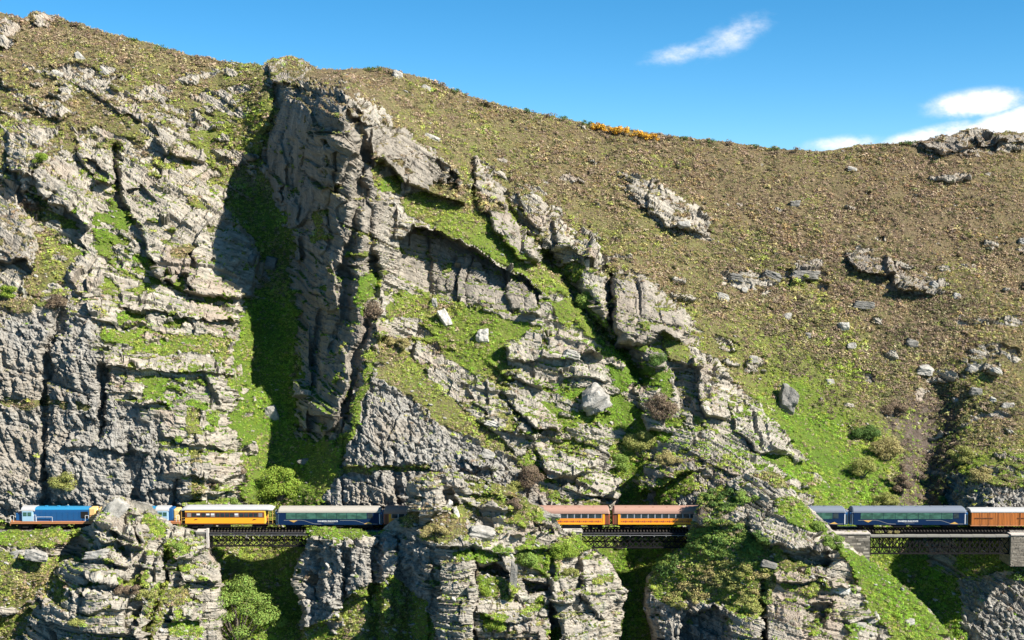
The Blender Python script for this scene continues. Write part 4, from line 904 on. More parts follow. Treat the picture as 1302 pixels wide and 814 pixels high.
for (px, row, w, h, lab, tilt, dk, wh) in BOULDERS:
    boulder(px, row, w, h, lab, tilt, dk, wh)
    for i in range(int(5 + w * .5)):      # grass growing up against the foot of the stone
        x = px + rf_.uniform(-.55, .55) * w; y_ = row + h * rf_.uniform(.28, .62)
        p = (on_hill if wh == 'A' else on_spur)(x, y_); fp.append((p.x, p.y - rf_.uniform(0, .5), p.z)); fk.append(int(rf_.choice([0, 1, 2, 3, 5]))); fs.append(rf_.uniform(.5, 1.1)); g_ = float(FG(np.array([px]), np.array([row]))[0]); ft.append(tint_of(np.array([min(1, g_ + .1)]))[0] * 2.5 * rf_.uniform(.7, 1.2))
n_ = len(fp); scatter('grass_round_boulders', np.array(fp), np.stack([rf_.normal(0, .15, n_), rf_.normal(0, .15, n_), rf_.uniform(0, 6.28, n_)], 1), np.repeat(np.array(fs)[:, None], 3, 1), np.array(fk), np.c_[np.array(ft), np.ones(n_)], NG_PLANTS)

def leaf_cloud(lobes, n, size, seed, up=.5):
    """leaves as small quads through a set of ellipsoid lobes (cx,cy,cz,rx,ry,rz)"""
    r = np.random.default_rng(seed); L = np.array(lobes, float); vol = (L[:, 3] * L[:, 4] * L[:, 5]) ** .7; idx = r.choice(len(L), n, p=vol / vol.sum())
    d = r.normal(0, 1, (n, 3)); d /= np.linalg.norm(d, axis=1, keepdims=True); rad = r.uniform(.35, 1, n) ** .45 * (1 + .16 * np.sin(d[:, 0] * 9 + idx) * np.cos(d[:, 2] * 8))
    p = L[idx, :3] + d * rad[:, None] * L[idx, 3:6]
    nm = d + r.normal(0, .5, (n, 3)) + np.array([0, 0, up]); nm /= np.linalg.norm(nm, axis=1, keepdims=True)
    t = np.cross(nm, r.normal(0, 1, (n, 3))); t /= np.linalg.norm(t, axis=1, keepdims=True); b = np.cross(nm, t); s = (size * r.uniform(.6, 1.4, n))[:, None]
    V = np.stack([p - t * s, p - b * s * .55, p + t * s, p + b * s * .55], 1).reshape(-1, 3); return V, np.arange(4 * n).reshape(-1, 4)

def tube(pts, rad, n=6):
    V = []; F = []
    for i, p in enumerate(pts):
        p = Vector(p); d = (Vector(pts[min(i + 1, len(pts) - 1)]) - Vector(pts[max(i - 1, 0)])).normalized(); a = d.orthogonal().normalized(); b = d.cross(a)
        for k in range(n):
            q = p + (a * math.cos(6.2832 * k / n) + b * math.sin(6.2832 * k / n)) * rad[i]; V.append(q[:])
        if i: F += [((i - 1) * n + k, (i - 1) * n + (k + 1) % n, i * n + (k + 1) % n, i * n + k) for k in range(n)]
    return V, F

M_BARK, nt_, b_ = new_mat('grey_bark'); b_.inputs['Base Color'].default_value = (.13, .10, .075, 1); b_.inputs['Roughness'].default_value = .9
_nb = NB(nt_); _g = nt_.nodes.new('ShaderNodeNewGeometry'); _nb.L.new(_nb.ramp(_nb.noise(_g.outputs['Position'], 6, 4), [(.3, (.07, .055, .04)), (.7, (.20, .165, .13))]), b_.inputs['Base Color'])
LEAF = {k: leaf_material('leaves_' + k, c, .42, .3) for k, c in {'bright': (.24, .33, .045), 'fresh': (.20, .29, .06), 'dark': (.10, .17, .04), 'olive': (.30, .31, .09), 'straw': (.36, .31, .13), 'brown': (.22, .165, .11), 'gorse': (.62, .36, .04)}.items()}
def creeping(px, row, w, h, kinds, label, where='B', leaf=.13):
    """a shrub that sprawls over the rock: lobes sit on the ground all over its area, in patches of two foliage colours"""
    f = on_spur if where == 'B' else on_hill; r = np.random.default_rng(int(px + row * 2)); base = f(px, row); k = mpp(base.y)
    root = bpy.data.objects.new('sprawling_shrub', None); COL.objects.link(root); root.location = base; root['label'] = label; root['category'] = 'shrub'
    sets = [[], []]; m = int(w * h * k * k * 1.1) + 8
    for i in range(m):
        a = r.uniform(0, 6.283); q = math.sqrt(r.random()); x, y = px + math.cos(a) * q * w / 2, row + math.sin(a) * q * h / 2
        p = f(x, y) - base
        if abs(p.y) > 5: continue
        s = r.uniform(.35, .8); sel = 0 if fbm(np.array([x / 16.]), np.array([y / 11.]), np.array([.5]), 2, 5)[0] + r.normal(0, .12) > .0 else 1
        sets[sel].append((p.x, p.y - .15, p.z + .25 + .3 * (1 - q) * r.random(), s * 1.3, s, s * .62))
    for lob, kd in zip(sets, kinds):
        if lob: V, F = leaf_cloud(lob, len(lob) * 150, leaf, int(px), .9); add_obj('foliage', np_mesh('foliage', V, F, LEAF[kd]), root)
    SV, SF = [], []
    for l in (sets[0] + sets[1])[::3]: j = len(SV); v, ff = tube([(l[0] * .8, l[1] + .5, l[2] - .6), l[:3]], [.05, .015]); SV += v; SF += [tuple(q + j for q in f_) for f_ in ff]
    if SV: add_obj('stems', np_mesh('stems', SV, SF, M_BARK), root, kind='stuff')
    return root

def bush(px, row, w, h, kind, label, where='A', group=None, leaf=.16, name='shrub', cat='shrub', n=None, trunk=True, dens=1.0):
    base = (on_hill if where == 'A' else on_spur)(px, row + h * .42); k = mpp(base.y); W, H = w * k, h * k; r = np.random.default_rng(int(px * 3 + row))
    root = bpy.data.objects.new(name, None); COL.objects.link(root); root.location = base; root['label'] = label; root['category'] = cat
    if group: root['group'] = group
    lobes = []; m = int(5 + W * 2.2); dep = min(W, 4.0)
    for i in range(m):
        a = r.uniform(-.42, .42) * W; zz = H * r.uniform(.25, .85); lim = math.sqrt(max(.05, 1 - (a / (W * .5)) ** 2)); zz *= .4 + .6 * lim
        s = (.14 + .12 * r.random()) * min(W, H) + .12; lobes.append((a, r.uniform(-.55, .1) * dep * .5, zz, s * 1.25, s, s * .8))
    cnt = n or int(min(9000, 60 + 230 * W * H / (leaf / .16) ** 1.5) * dens)
    V, F = leaf_cloud(lobes, cnt, leaf, int(px + row)); add_obj('foliage', np_mesh('foliage', V, F, LEAF[kind]), root)
    if trunk:
        SV, SF = [], []
        for i in range(4 + m // 4):
            l = lobes[i % len(lobes)]; j = len(SV); v, f = tube([(l[0] * .1, 0, -.3), (l[0] * .55, l[1] * .5, l[2] * .5), (l[0], l[1], l[2])], [.035 * H + .02, .02 * H + .015, .012])
            SV += v; SF += [tuple(q + j for q in ff) for ff in f]
        add_obj('stems', np_mesh('stems', SV, SF, M_BARK), root, kind='stuff')
    return root
BUSHES = [
 (357,618,40,48,'bright','round bright green bush sunlit in the shaded gully above the train','A',.13),
 (82,613,30,26,'olive','olive bush growing at the foot of the cliff behind the front locomotive','A',.10),
 (748,388,32,34,'fresh','green bush in the dark cleft between the rock ribs','A',.12),
 (724,345,16,22,'dark','dark small bush at the top of the cleft','A',.1),
 (472,398,30,26,'brown','rusty brown shrub on the ledge of the great buttress','A',.1), (503,436,32,18,'straw','straw coloured shrub clump on the buttress shoulder','A',.1),
 (672,608,30,34,'brown','dark brown twiggy shrub above the middle spur','A',.1), (655,620,22,20,'olive','olive shrub beside the twiggy brown one','A',.1),
 (838,522,34,40,'brown','tangled grey brown shrub on the rock right of the green gully','A',.11), (812,565,34,34,'olive','olive shrub low in the green gully','A',.11), (852,585,30,20,'straw','straw shrub on top of the dark overhanging rock','A',.1),
 (836,462,24,26,'dark','dark green shrub under the big rounded rock','A',.1), (786,588,26,30,'fresh','fresh green shrub at the left of the green gully','A',.11),
 (1096,592,30,34,'olive','olive shrub cluster at the left rim of the earth slip','A',.11), (1128,572,38,32,'straw','dry straw shrub hanging over the earth slip','A',.11), (1102,548,32,24,'dark','dark shrub in the upper green gully','A',.11), (1140,520,28,24,'brown','brown shrub at the top of the earth slip','A',.11),
 (1145,610,20,50,'brown','brown hanging shrub on the edge of the dark slip','A',.1), (1125,636,32,20,'olive','shrub touching the roof of the right blue carriage','A',.1), (1220,580,34,26,'olive','olive shrub on the bank right of the slip','A',.11), (1245,605,32,22,'straw','straw shrub on the bank above the box wagon','A',.11),
 (1195,640,14,26,'dark','dark shrub in the slip just above the train','A',.1), (305,598,14,16,'brown','brown shrub at the sunlit edge of the gully','A',.09), (298,640,20,16,'fresh','green tuft shrub above the yellow carriage','A',.09),
 (55,208,16,18,'bright','lime green shrub in the rock cleft at upper left','A',.1), (10,372,18,22,'bright','lime green shrub under the cave at the left edge','A',.1), (70,385,30,20,'brown','brown shrub over the dark cleft of the left cliff','A',.1), (38,258,26,18,'brown','brown twiggy shrub on the dark left rocks','A',.1),
 (640,672+28,26,14,'fresh','green clump on the ledge under the large pale boulder','B',.09), (552,674,36,16,'straw','straw yellow shrub on the brow of the middle spur','B',.11), (636,722,14,18,'brown','red brown shrub in the hollow of the middle spur','B',.09), (720,700,36,28,'bright','bright green bush left of the middle bridge','B',.1), (668,712,28,30,'fresh','green bush on the terrace of the middle spur','B',.1),
 (606,750,30,20,'bright','bright green clump on the lower terrace of the middle spur','B',.1), (628,794,26,18,'bright','lowest bright green clump on the middle spur','B',.1), (652,640,18,20,'brown','brown shrub on the crest of the middle spur','B',.09), (728,728,20,14,'olive','small olive bush on the cliff below the middle bridge','B',.09),
 (162,752,30,16,'brown','reddish shrub on the left spur','B',.1), (188,756,26,16,'olive','olive shrub beside the reddish one on the left spur','B',.1), (222,698,16,16,'fresh','green shrub on the left spur below the yellow carriage','B',.1), (104,790,16,14,'olive','small olive shrub low on the left spur','B',.09), (1062,688,30,20,'fresh','green clump on the ledge left of the stone abutment','B',.1), (1040,672,24,16,'fresh','green clump high on the ledge by the last cutting','B',.1),
 (395,735,22,18,'brown','brown shrub on the shaded cliff right of the left bridge','B',.1),]
creeping(926, 636, 74, 28, ('fresh', 'dark'), 'dense green shrub on the right spur touching the end of the brown roofed carriage')
creeping(912, 686, 76, 50, ('dark', 'fresh'), 'dark green shrub draped below the end of the brown roofed carriage')
creeping(960, 700, 34, 40, ('fresh', 'dark'), 'rounded green shrub right of the dark draped one on the right spur')
creeping(925, 742, 120, 56, ('olive', 'straw'), 'wide yellow green thicket covering the middle of the right spur')
creeping(868, 764, 44, 26, ('straw', 'olive'), 'straw coloured shrub on the brow above the cave of the right spur')
creeping(962, 768, 30, 30, ('fresh', 'olive'), 'green shrub hanging off the right end of the wide thicket')
creeping(846, 718, 30, 34, ('dark', 'fresh'), 'dark shrub beside the deep gully under the middle bridge')
creeping(1296, 724, 56, 30, ('dark', 'fresh'), 'dark green shrub at the foot of the brick abutment on the right', 'A')
for b in BUSHES: bush(b[0], b[1], b[2], b[3], b[4], b[5], b[6], leaf=b[7])
for i, (px, w, k_) in enumerate([(759, 14, 0), (775, 18, 1), (792, 22, 0), (810, 20, 1), (828, 18, 0)]):
    bush(px, float(np.interp(px, sky_x, sky_y)) + 4, w + 4, 10, 'gorse', ['leftmost orange gorse bush in flower on the ridge', 'second gorse bush from the left on the ridge', 'middle gorse bush of the orange row on the ridge', 'fourth gorse bush from the left on the ridge', 'rightmost orange gorse bush in flower on the ridge'][i], 'A', group='flowering gorse on the ridge', leaf=.2, name='gorse_bush', cat='gorse', n=420)
# dark low bushes along the skyline
for i, px in enumerate([95, 168, 205, 250, 470, 480, 560, 578, 668, 700, 715, 745, 850, 870, 905, 925, 960, 985, 1010, 1150, 1160, 1185]):
    bush(px, float(np.interp(px, sky_x, sky_y)) + 1.0, 9 + (i * 7) % 8, 7, 'dark' if i % 3 else 'brown', 'small dark bush on the skyline', 'A', group='small dark bushes along the skyline', leaf=.16, name='skyline_bush', cat='bush', n=130, trunk=False)
# the big willow-like tree in the left gully
def gully_tree(px, row, w, h, kind, label, y, n, seed, leaf):
    P = U1(px, row + h / 2, y); k = mpp(y); W, H = w * k, h * k; r = np.random.default_rng(seed)
    root = bpy.data.objects.new('broadleaf_tree', None); COL.objects.link(root); root.location = P; root['label'] = label; root['category'] = 'tree'
    lobes = []; TV, TF = tube([(0, 0, -1.5), (.1, 0, H * .2), (-.1, 0, H * .42)], [.028 * H, .022 * H, .015 * H], 8); TV = list(TV); TF = list(TF)
    for i in range(26):
        a = i * 2.4; rr = W * .5 * math.sqrt((i + .6) / 26) * .86; zz = H * (.82 - .62 * (rr / (W * .5)) ** 1.6) + r.uniform(-.06, .06) * H; q = (math.cos(a) * rr, math.sin(a) * rr * .7, max(zz, H * .16)); s = (.075 + .05 * r.random()) * H
        lobes.append((*q, s * 1.25, s * 1.1, s * .85)); j = len(TV); v, f = tube([(0, 0, H * .12), (q[0] * .5, q[1] * .5, q[2] * .55), q], [.014 * H, .009 * H, .003 * H], 5); TV += v; TF += [tuple(x + j for x in ff) for ff in f]
    add_obj('trunk', np_mesh('trunk', TV, TF, M_BARK), root); V, F = leaf_cloud(lobes, n, leaf, seed, .7); add_obj('crown', np_mesh('crown', V, F, LEAF[kind]), root); return root
gully_tree(302, 775, 138, 112, 'fresh', 'large light green tree filling the gully under the left bridge', -3.0, 17000, 5, .15)
# ------------------------------------------------------------------ railway
def paint(name, col, rough=.45, grime=.35, metallic=0.0, scale=1.4):
    m, nt, b = new_mat(name); nb = NB(nt); g = nt.nodes.new('ShaderNodeNewGeometry'); tc = nt.nodes.new('ShaderNodeTexCoord')
    n = nb.noise(tc.outputs['Object'], scale, 6, .65); n2 = nb.noise(nb.mapping(tc.outputs['Object'], (3, 3, .35)), 1.2, 4, .6)
    f = nb.math('MULTIPLY', nb.math('ADD', nb.step(n, .45, .75), nb.step(n2, .5, .75)), grime * .5, clamp=True)
    c = nb.mix(f, tuple(col), tuple(.45 * x + .055 for x in col))
    nb.L.new(c, b.inputs['Base Color']); b.inputs['Roughness'].default_value = rough; b.inputs['Metallic'].default_value = metallic; b.inputs['Specular IOR Level'].default_value = .08 if max(col) < .06 else .4
    return m
def glass(name, col, rough=.08):
    m, nt, b = new_mat(name); nb = NB(nt); g = nt.nodes.new('ShaderNodeNewGeometry')
    n = nb.noise(nb.mapping(g.outputs['Position'], (.8, .8, 1.6)), 1.0, 4, .6)
    nb.L.new(nb.mix(nb.step(n, .4, .65), tuple(.55 * x for x in col), tuple(col)), b.inputs['Base Color']); b.inputs['Roughness'].default_value = rough; b.inputs['Specular IOR Level'].default_value = .8
    return m
MT = dict(
 blue=paint('deep_blue_paint', (.008, .072, .20)), azure=paint('azure_roof_paint', (.02, .18, .34)), pale=paint('pale_blue_paint', (.30, .45, .56)), navy=paint('navy_paint', (.004, .018, .056), .55, .08),
 orange=paint('orange_paint', (.74, .24, .016)), amber=paint('amber_paint', (.80, .33, .015), .45, .2), amberlite=paint('light_amber_paint', (.78, .40, .05), .45, .2), maroon=paint('maroon_paint', (.13, .03, .018)), sill=paint('orange_brown_sill', (.42, .17, .07)),
 nose=paint('cream_yellow_paint', (.62, .43, .17)), roofwhite=paint('white_roof_paint', (.34, .34, .335), .8, .4), roofcream=paint('cream_roof_paint', (.31, .285, .245), .8, .4), roofblue=paint('blue_grey_roof_paint', (.12, .14, .175), .8, .25), roofbrown=paint('dusty_brown_roof_paint', (.30, .17, .125), .75, .4),
 red=paint('red_brown_paint', (.30, .07, .035)), rust=paint('rust_orange_paint', (.40, .125, .02), .7, .4), rustdark=paint('dark_rust', (.14, .045, .015), .7), black=paint('black_running_gear', (.016, .015, .015), .8, .12), grey=paint('grey_steel', (.20, .20, .20), .6),
 steel=paint('weathered_dark_steel', (.012, .011, .012), .9, .1), white=paint('white_paint', (.60, .60, .60), .4, .1), gold=paint('gold_paint', (.55, .32, .08), .4, .1), dark=glass('dark_window_glass', (.035, .05, .055)), green=glass('green_tint_reflection_glass', (.055, .14, .105)),
 seat=paint('grey_interior', (.22, .20, .18)), gangway=paint('grey_gangway_canvas', (.30, .30, .31), .8), yellow=paint('yellow_mark', (.70, .50, .05)))

BOXF = [(0, 3, 2, 1), (4, 5, 6, 7), (0, 1, 5, 4), (1, 2, 6, 5), (2, 3, 7, 6), (3, 0, 4, 7)]
def boxes(name, lst, mat, parent, bev=0.0, **kw):
    V = []; F = []
    for (x0, x1, y0, y1, z0, z1) in lst:
        j = len(V); V += [(x0, y0, z0), (x1, y0, z0), (x1, y1, z0), (x0, y1, z0), (x0, y0, z1), (x1, y0, z1), (x1, y1, z1), (x0, y1, z1)]; F += [tuple(q + j for q in f) for f in BOXF]
    me = bpy.data.meshes.new(name); me.from_pydata(V, [], F); me.materials.append(mat); me.update()
    o = add_obj(name, me, parent, **kw)
    if bev: m = o.modifiers.new('bevel', 'BEVEL'); m.width = bev; m.segments = 2; m.limit_method = 'ANGLE'
    return o
def bar(p0, p1, w, d, V, F):
    """flat steel bar from p0 to p1 in the XZ plane, width w, depth d in Y"""
    p0, p1 = Vector(p0), Vector(p1); t = (p1 - p0).normalized(); n = Vector((-t.z, 0, t.x)) * w / 2; e = Vector((0, d / 2, 0)); j = len(V)
    V += [(p0 - n - e)[:], (p1 - n - e)[:], (p1 - n + e)[:], (p0 - n + e)[:], (p0 + n - e)[:], (p1 + n - e)[:], (p1 + n + e)[:], (p0 + n + e)[:]]; F += [tuple(q + j for q in f) for f in BOXF]
def pyd(name, V, F, mat, parent, smooth=False, **kw):
    me = bpy.data.meshes.new(name); me.from_pydata([tuple(v) for v in V], [], F); me.materials.append(mat); me.update()
    if smooth: me.polygons.foreach_set('use_smooth', [True] * len(me.polygons))
    return add_obj(name, me, parent, **kw)
def clone(src, parent, loc):
    o = src.copy(); COL.objects.link(o); o.parent = parent; o.location = loc
    return o
def roof(name, x0, x1, hw, ze, zt, mat, parent, taper=0.0, n=10):
    """arched roof; taper pulls the two ends down like a bull nose"""
    V = []; F = []; st = [(x0, 0.0), (x0 + taper * .5, .75), (x0 + taper, 1), (x1 - taper, 1), (x1 - taper * .5, .75), (x1, 0.0)] if taper else [(x0, 1), (x1, 1)]
    for (x, k) in st:
        for i in range(n + 1):
            a = math.pi * i / n; c = math.cos(a); V.append((x, -hw * (abs(c) ** .75) * (1 if c > 0 else -1) * (.86 + .14 * k), ze + (zt - ze) * (math.sin(a) ** .9) * (.25 + .75 * k)))
        V.append((x, hw * .98, ze - .05)); V.append((x, -hw * .98, ze - .05))
    m = n + 3
    for s in range(len(st) - 1): F += [(s * m + k, s * m + (k + 1) % m, (s + 1) * m + (k + 1) % m, (s + 1) * m + k) for k in range(m)]
    F.append(tuple(range(m))[::-1]); F.append(tuple((len(st) - 1) * m + k for k in range(m)))
    return pyd(name, V, F, mat, parent, False)
def cyl_y(cx, cz, r, y0, y1, V, F, n=14):
    j = len(V)
    for y in (y0, y1):
        for k in range(n): V.append((cx + r * math.cos(6.2832 * k / n), y, cz + r * math.sin(6.2832 * k / n)))
    F += [(j + k, j + (k + 1) % n, j + n + (k + 1) % n, j + n + k) for k in range(n)]; F.append(tuple(j + k for k in range(n))[::-1]); F.append(tuple(j + n + k for k in range(n)))
WHEEL = None
def bogie(parent, cx, axles, half, wheel=.42):
    V = []; F = []
    for s in (-1, 1):
        for (a, b, z0, z1) in ((-half, half, .48, .72), (-half * .35, half * .35, .25, .50)): 
            j = len(V); y0, y1 = sorted((s * .92, s * 1.02)); V += [(a, y0, z0), (b, y0, z0), (b, y1, z0), (a, y1, z0), (a, y0, z1), (b, y0, z1), (b, y1, z1), (a, y1, z1)]; F += [tuple(q + j for q in f) for f in BOXF]
    j = len(V); V += [(-.25, -.9, .5), (.25, -.9, .5), (.25, .9, .5), (-.25, .9, .5), (-.25, -.9, .85), (.25, -.9, .85), (.25, .9, .85), (-.25, .9, .85)]; F += [tuple(q + j for q in f) for f in BOXF]
    b = pyd('bogie', V, F, MT['black'], parent); b.location = (cx, 0, 0)
    for ax in axles:
        V = []; F = []; cyl_y(0, 0, wheel, -.80, -.66, V, F); cyl_y(0, 0, wheel, .66, .80, V, F); cyl_y(0, 0, .08, -.66, .66, V, F, 6); cyl_y(0, 0, .13, -.98, -.80, V, F, 8)
        w = pyd('wheelset', V, F, MT['steel'], b); w.location = (ax, 0, wheel)
    return b
def car_root(name, x0, x1, label, cat, group=None):
    r = bpy.data.objects.new(name, None); COL.objects.link(r); r.location = ((x0 + x1) / 2, 0, 0); r['label'] = label; r['category'] = cat
    if group: r['group'] = group
    return r
def PXX(px): return (px - 651) * .1352
GRP = 'vehicles of the excursion train'
def couplers(root, L):
    boxes('coupler', [(-L / 2 - .28, -L / 2 + .1, -.12, .12, .72, .95)], MT['black'], root); boxes('coupler', [(L / 2 - .1, L / 2 + .28, -.12, .12, .72, .95)], MT['black'], root)
def text_part(root, body, size, x, z, mat, y=-1.43):
    cu = bpy.data.curves.new('lettering', 'FONT'); cu.body = body; cu.size = size; cu.align_x = 'CENTER'; cu.extrude = .008; cu.offset = .012
    o = bpy.data.objects.new('t', cu); COL.objects.link(o); bpy.context.view_layer.update()
    me = bpy.data.meshes.new_from_object(o.evaluated_get(bpy.context.evaluated_depsgraph_get())); bpy.data.objects.remove(o); me.name = 'lettering'; me.materials.clear(); me.materials.append(mat)
    t = add_obj('lettering', me, root); t.rotation_euler = (R(90), 0, 0); t.location = (x, y, z); return t

def locomotive(px0, px1, flip, label):
    x0, x1 = PXX(px0), PXX(px1); L = x1 - x0; r = car_root('diesel_locomotive', x0, x1, label, 'locomotive', GRP)
    if flip: r.scale = (-1, 1, 1)
    h = L / 2
    boxes('underframe', [(-h, h, -1.35, 1.35, 1.28, 1.42), (-h, h, -1.33, 1.33, 1.0, 1.28)], MT['sill'], r, .02)
    boxes('buffer_beam', [(-h - .08, -h, -1.3, 1.3, .7, 1.45)], MT['sill'], r); boxes('buffer_beam', [(h, h + .08, -1.3, 1.3, .7, 1.45)], MT['nose'], r)
    if flip:
        boxes('short_hood', [(-h + 1.1, -h + 1.95, -1.0, 1.0, 1.42, 3.6)], MT['blue'], r, .16); e_ = boxes('nose_end', [(-h + .1, -h + 1.1, -1.0, 1.0, 1.42, 3.45)], MT['nose'], r, .2); boxes('headlight', [(-h + .05, -h + .12, -.25, .25, 2.9, 3.15)], MT['white'], e_)
    else: boxes('short_hood', [(-h + .75, -h + 1.95, -.95, .95, 1.42, 2.75)], MT['blue'], r, .12)
    c0, c1 = -h + 1.95, -h + 3.85
    cab = boxes('cab', [(c0, c1, -1.3, 1.3, 1.42, 3.25)], MT['pale'], r, .06)
    roof('cab_roof', c0 - .12, c1 + .25, 1.32, 3.22, 3.85, MT['roofwhite'], cab)
    for (a, b_) in ((c0 + .22, c0 + .85), (c0 + 1.0, c0 + 1.62)): boxes('window', [(a, b_, -1.335, -1.29, 2.35, 3.0)], MT['green'], cab, .0);  # green reflection in the cab panes is put into the glass colour
    boxes('front_window', [(c0 - .02, c0 + .02, -.9, -.15, 2.8, 3.2), (c0 - .02, c0 + .02, .15, .9, 2.8, 3.2)], MT['dark'], cab)
    V = []; F = []; l0, l1 = c1, h - 1.25; n = 10
    for x in (l0, l1):
        V += [(x, -1.02, 1.42)]; 
        for i in range(n + 1): a = math.pi * i / n; c = math.cos(a); V.append((x, -1.02 * (abs(c) ** .55) * (1 if c > 0 else -1), 3.1 + .62 * math.sin(a) ** .8))
        V += [(x, 1.02, 1.42)]
    m = n + 3; F = [(k, k + 1, m + k + 1, m + k) for k in range(m - 1)] + [tuple(range(m))[::-1], tuple(m + k for k in range(m))]
    hood = pyd('long_hood', V, F, MT['blue'], r)
    V = []; F = []
    for x in (l0 - .01, l1 + .02):
        for i in range(1, n): a = math.pi * i / n; c = math.cos(a); V.append((x, -1.035 * (abs(c) ** .55) * (1 if c > 0 else -1), 3.12 + .62 * math.sin(a) ** .8))
    m = n - 1; pyd('hood_roof', V, [(k, k + 1, m + k + 1, m + k) for k in range(m - 1)], MT['azure'], hood)
    k = int((l1 - l0) / .95)
    for i in range(k): boxes('door', [(l0 + .15 + i * .95, l0 + .15 + i * .95 + .86, -1.055, -1.02, 1.6, 3.0)], MT['blue'], hood, .012)
    for x in (l0 + 1.6, l0 + 3.7, l0 + 5.3): boxes('exhaust', [(x, x + .5, -.3, .3, 3.68, 3.86)], MT['azure'], hood, .02)
    boxes('grille', [(l1 - 1.35, l1 - .1, -1.08, -1.03, 1.9, 3.05)], MT['black'], hood)
    nz = boxes('nose_end', [(l1, h - .12, -1.0, 1.0, 1.42, 3.62)], MT['nose'], r, .16)
    for z in (1.7, 2.0, 2.3): boxes('stripe', [(l1 + .15, h - .3, -1.02, -1.0, z, z + .13)], MT['red'], nz)
    boxes('headlight', [(h - .14, h - .06, -.25, .25, 3.1, 3.35)], MT['white'], nz)
    V = []; F = []
    for (a, b_, zt) in ((-h + .05, -h + .55, 2.45), (c1 + .15, c1 + .5, 2.55), (h - 1.75, h - 1.2, 2.45)):
        for x in (a, b_): v, f = tube([(x, -1.33, 1.4), (x, -1.33, zt)], [.035, .035], 6); F += [tuple(q + len(V) for q in ff) for ff in f]; V += v
        v, f = tube([(a, -1.33, zt), (b_, -1.33, zt)], [.035, .035], 6); F += [tuple(q + len(V) for q in ff) for ff in f]; V += v
        pyd('handrail', V, F, MT['white'], r); V = []; F = []
    a, b_ = c1 + .6, c1 + 3.3
    for p in ([(a, -1.33, 2.2), (b_, -1.33, 2.2)], [(b_, -1.33, 2.2), (b_, -1.33, 1.4)], [(a, -1.33, 2.2), (a, -1.33, 1.4)]): v, f = tube(p, [.035, .035], 6); F += [tuple(q + len(V) for q in ff) for ff in f]; V += v
    pyd('handrail', V, F, MT['white'], r)
    boxes('fuel_tank', [(-2.0, -.6, -1.15, 1.15, .45, 1.0)], MT['black'], r, .04); boxes('fuel_tank', [(.7, 2.0, -1.15, 1.15, .45, 1.0)], MT['black'], r, .04)
    for cx in (-h + 2.4, 0, h - 2.4): bogie(r, cx, (-.95, .95), 1.35, .44)
    couplers(r, L); return r

def yellow_car(px0, px1, label):
    x0, x1 = PXX(px0), PXX(px1); L = x1 - x0; h = L / 2; r = car_root('wooden_carriage', x0, x1, label, 'carriage', GRP); b0, b1 = -h + .75, h - 1.55
    body = boxes('body', [(b0, b1, -1.3, 1.3, 1.05, 3.45)], MT['amber'], r, .02)
    boxes('window_band', [(b0 + .06, b1 - .1, -1.325, -1.28, 2.1, 2.98), (b0 + .06, b1 - .1, 1.28, 1.325, 2.1, 2.98)], MT['maroon'], body)
    boxes('letterboard', [(b0, b1, -1.33, -1.3, 3.04, 3.42)], MT['amberlite'], body)
    n = 16; w = (b1 - b0 - .6) / n
    for i in range(n): boxes('window', [(b0 + .3 + i * w + .07, b0 + .3 + (i + 1) * w - .07, -1.345, -1.30, 2.22, 2.86)], MT['dark'] if i % 5 else MT['seat'], body)
    for i in (2, 4, 5, 10): boxes('blind', [(b0 + .36 + i * w, b0 + .3 + (i + .8) * w, -1.352, -1.34, 2.5, 2.8)], MT['white'], body)
    boxes('end_pillar', [(b1 - .04, b1 + .16, -1.32, 1.32, 1.05, 3.4)], MT['yellow'], body)
    for (a, s) in ((b0 + 1.5, 1), (b1 - 2.1, 1)): pyd('emblem', [(a, -1.335, 1.62), (a + .75, -1.335, 1.78), (a + .3, -1.335, 1.86), (a + .1, -1.335, 1.78)], [(0, 1, 2, 3)], MT['maroon'], body)
    roof('roof', -h + .1, h - .12, 1.42, 3.42, 3.92, MT['roofwhite'], r, .95)
    boxes('platform', [(-h, b0, -1.25, 1.25, .95, 1.1)], MT['black'], r); boxes('platform', [(b1, h, -1.25, 1.25, .95, 1.1)], MT['black'], r)
    boxes('end_door', [(b1 + .16, b1 + .22, -.4, .4, 1.1, 3.1)], MT['red'], r); boxes('end_door', [(b0 - .06, b0, -.4, .4, 1.1, 3.1)], MT['red'], r)
    V = []; F = []
    for x in (-h + .12, h - .2, h - .9):
        v, f = tube([(x, -1.22, 1.0), (x, -1.22, 3.4)], [.04, .04], 6); F += [tuple(q + len(V) for q in ff) for ff in f]; V += v
    for (a, b_) in ((-h + .12, b0), (b1, h - .2)):
        for z in (1.6, 2.05): v, f = tube([(a, -1.22, z), (b_, -1.22, z)], [.03, .03], 5); F += [tuple(q + len(V) for q in ff) for ff in f]; V += v
    pyd('railing', V, F, MT['gold'], r, kind='stuff')
    boxes('solebar', [(-h + .1, h - .1, -1.24, 1.24, .88, 1.05)], MT['maroon'], r); boxes('truss_rod', [(-h + 3.5, h - 3.5, -1.1, -1.02, .42, .5)], MT['black'], r); boxes('battery_box', [(-1.6, .4, -1.1, -.5, .35, .88)], MT['black'], r)
    for cx in (-h + 2.3, h - 2.6): bogie(r, cx, (-.85, .85), 1.2)
    couplers(r, L); return r

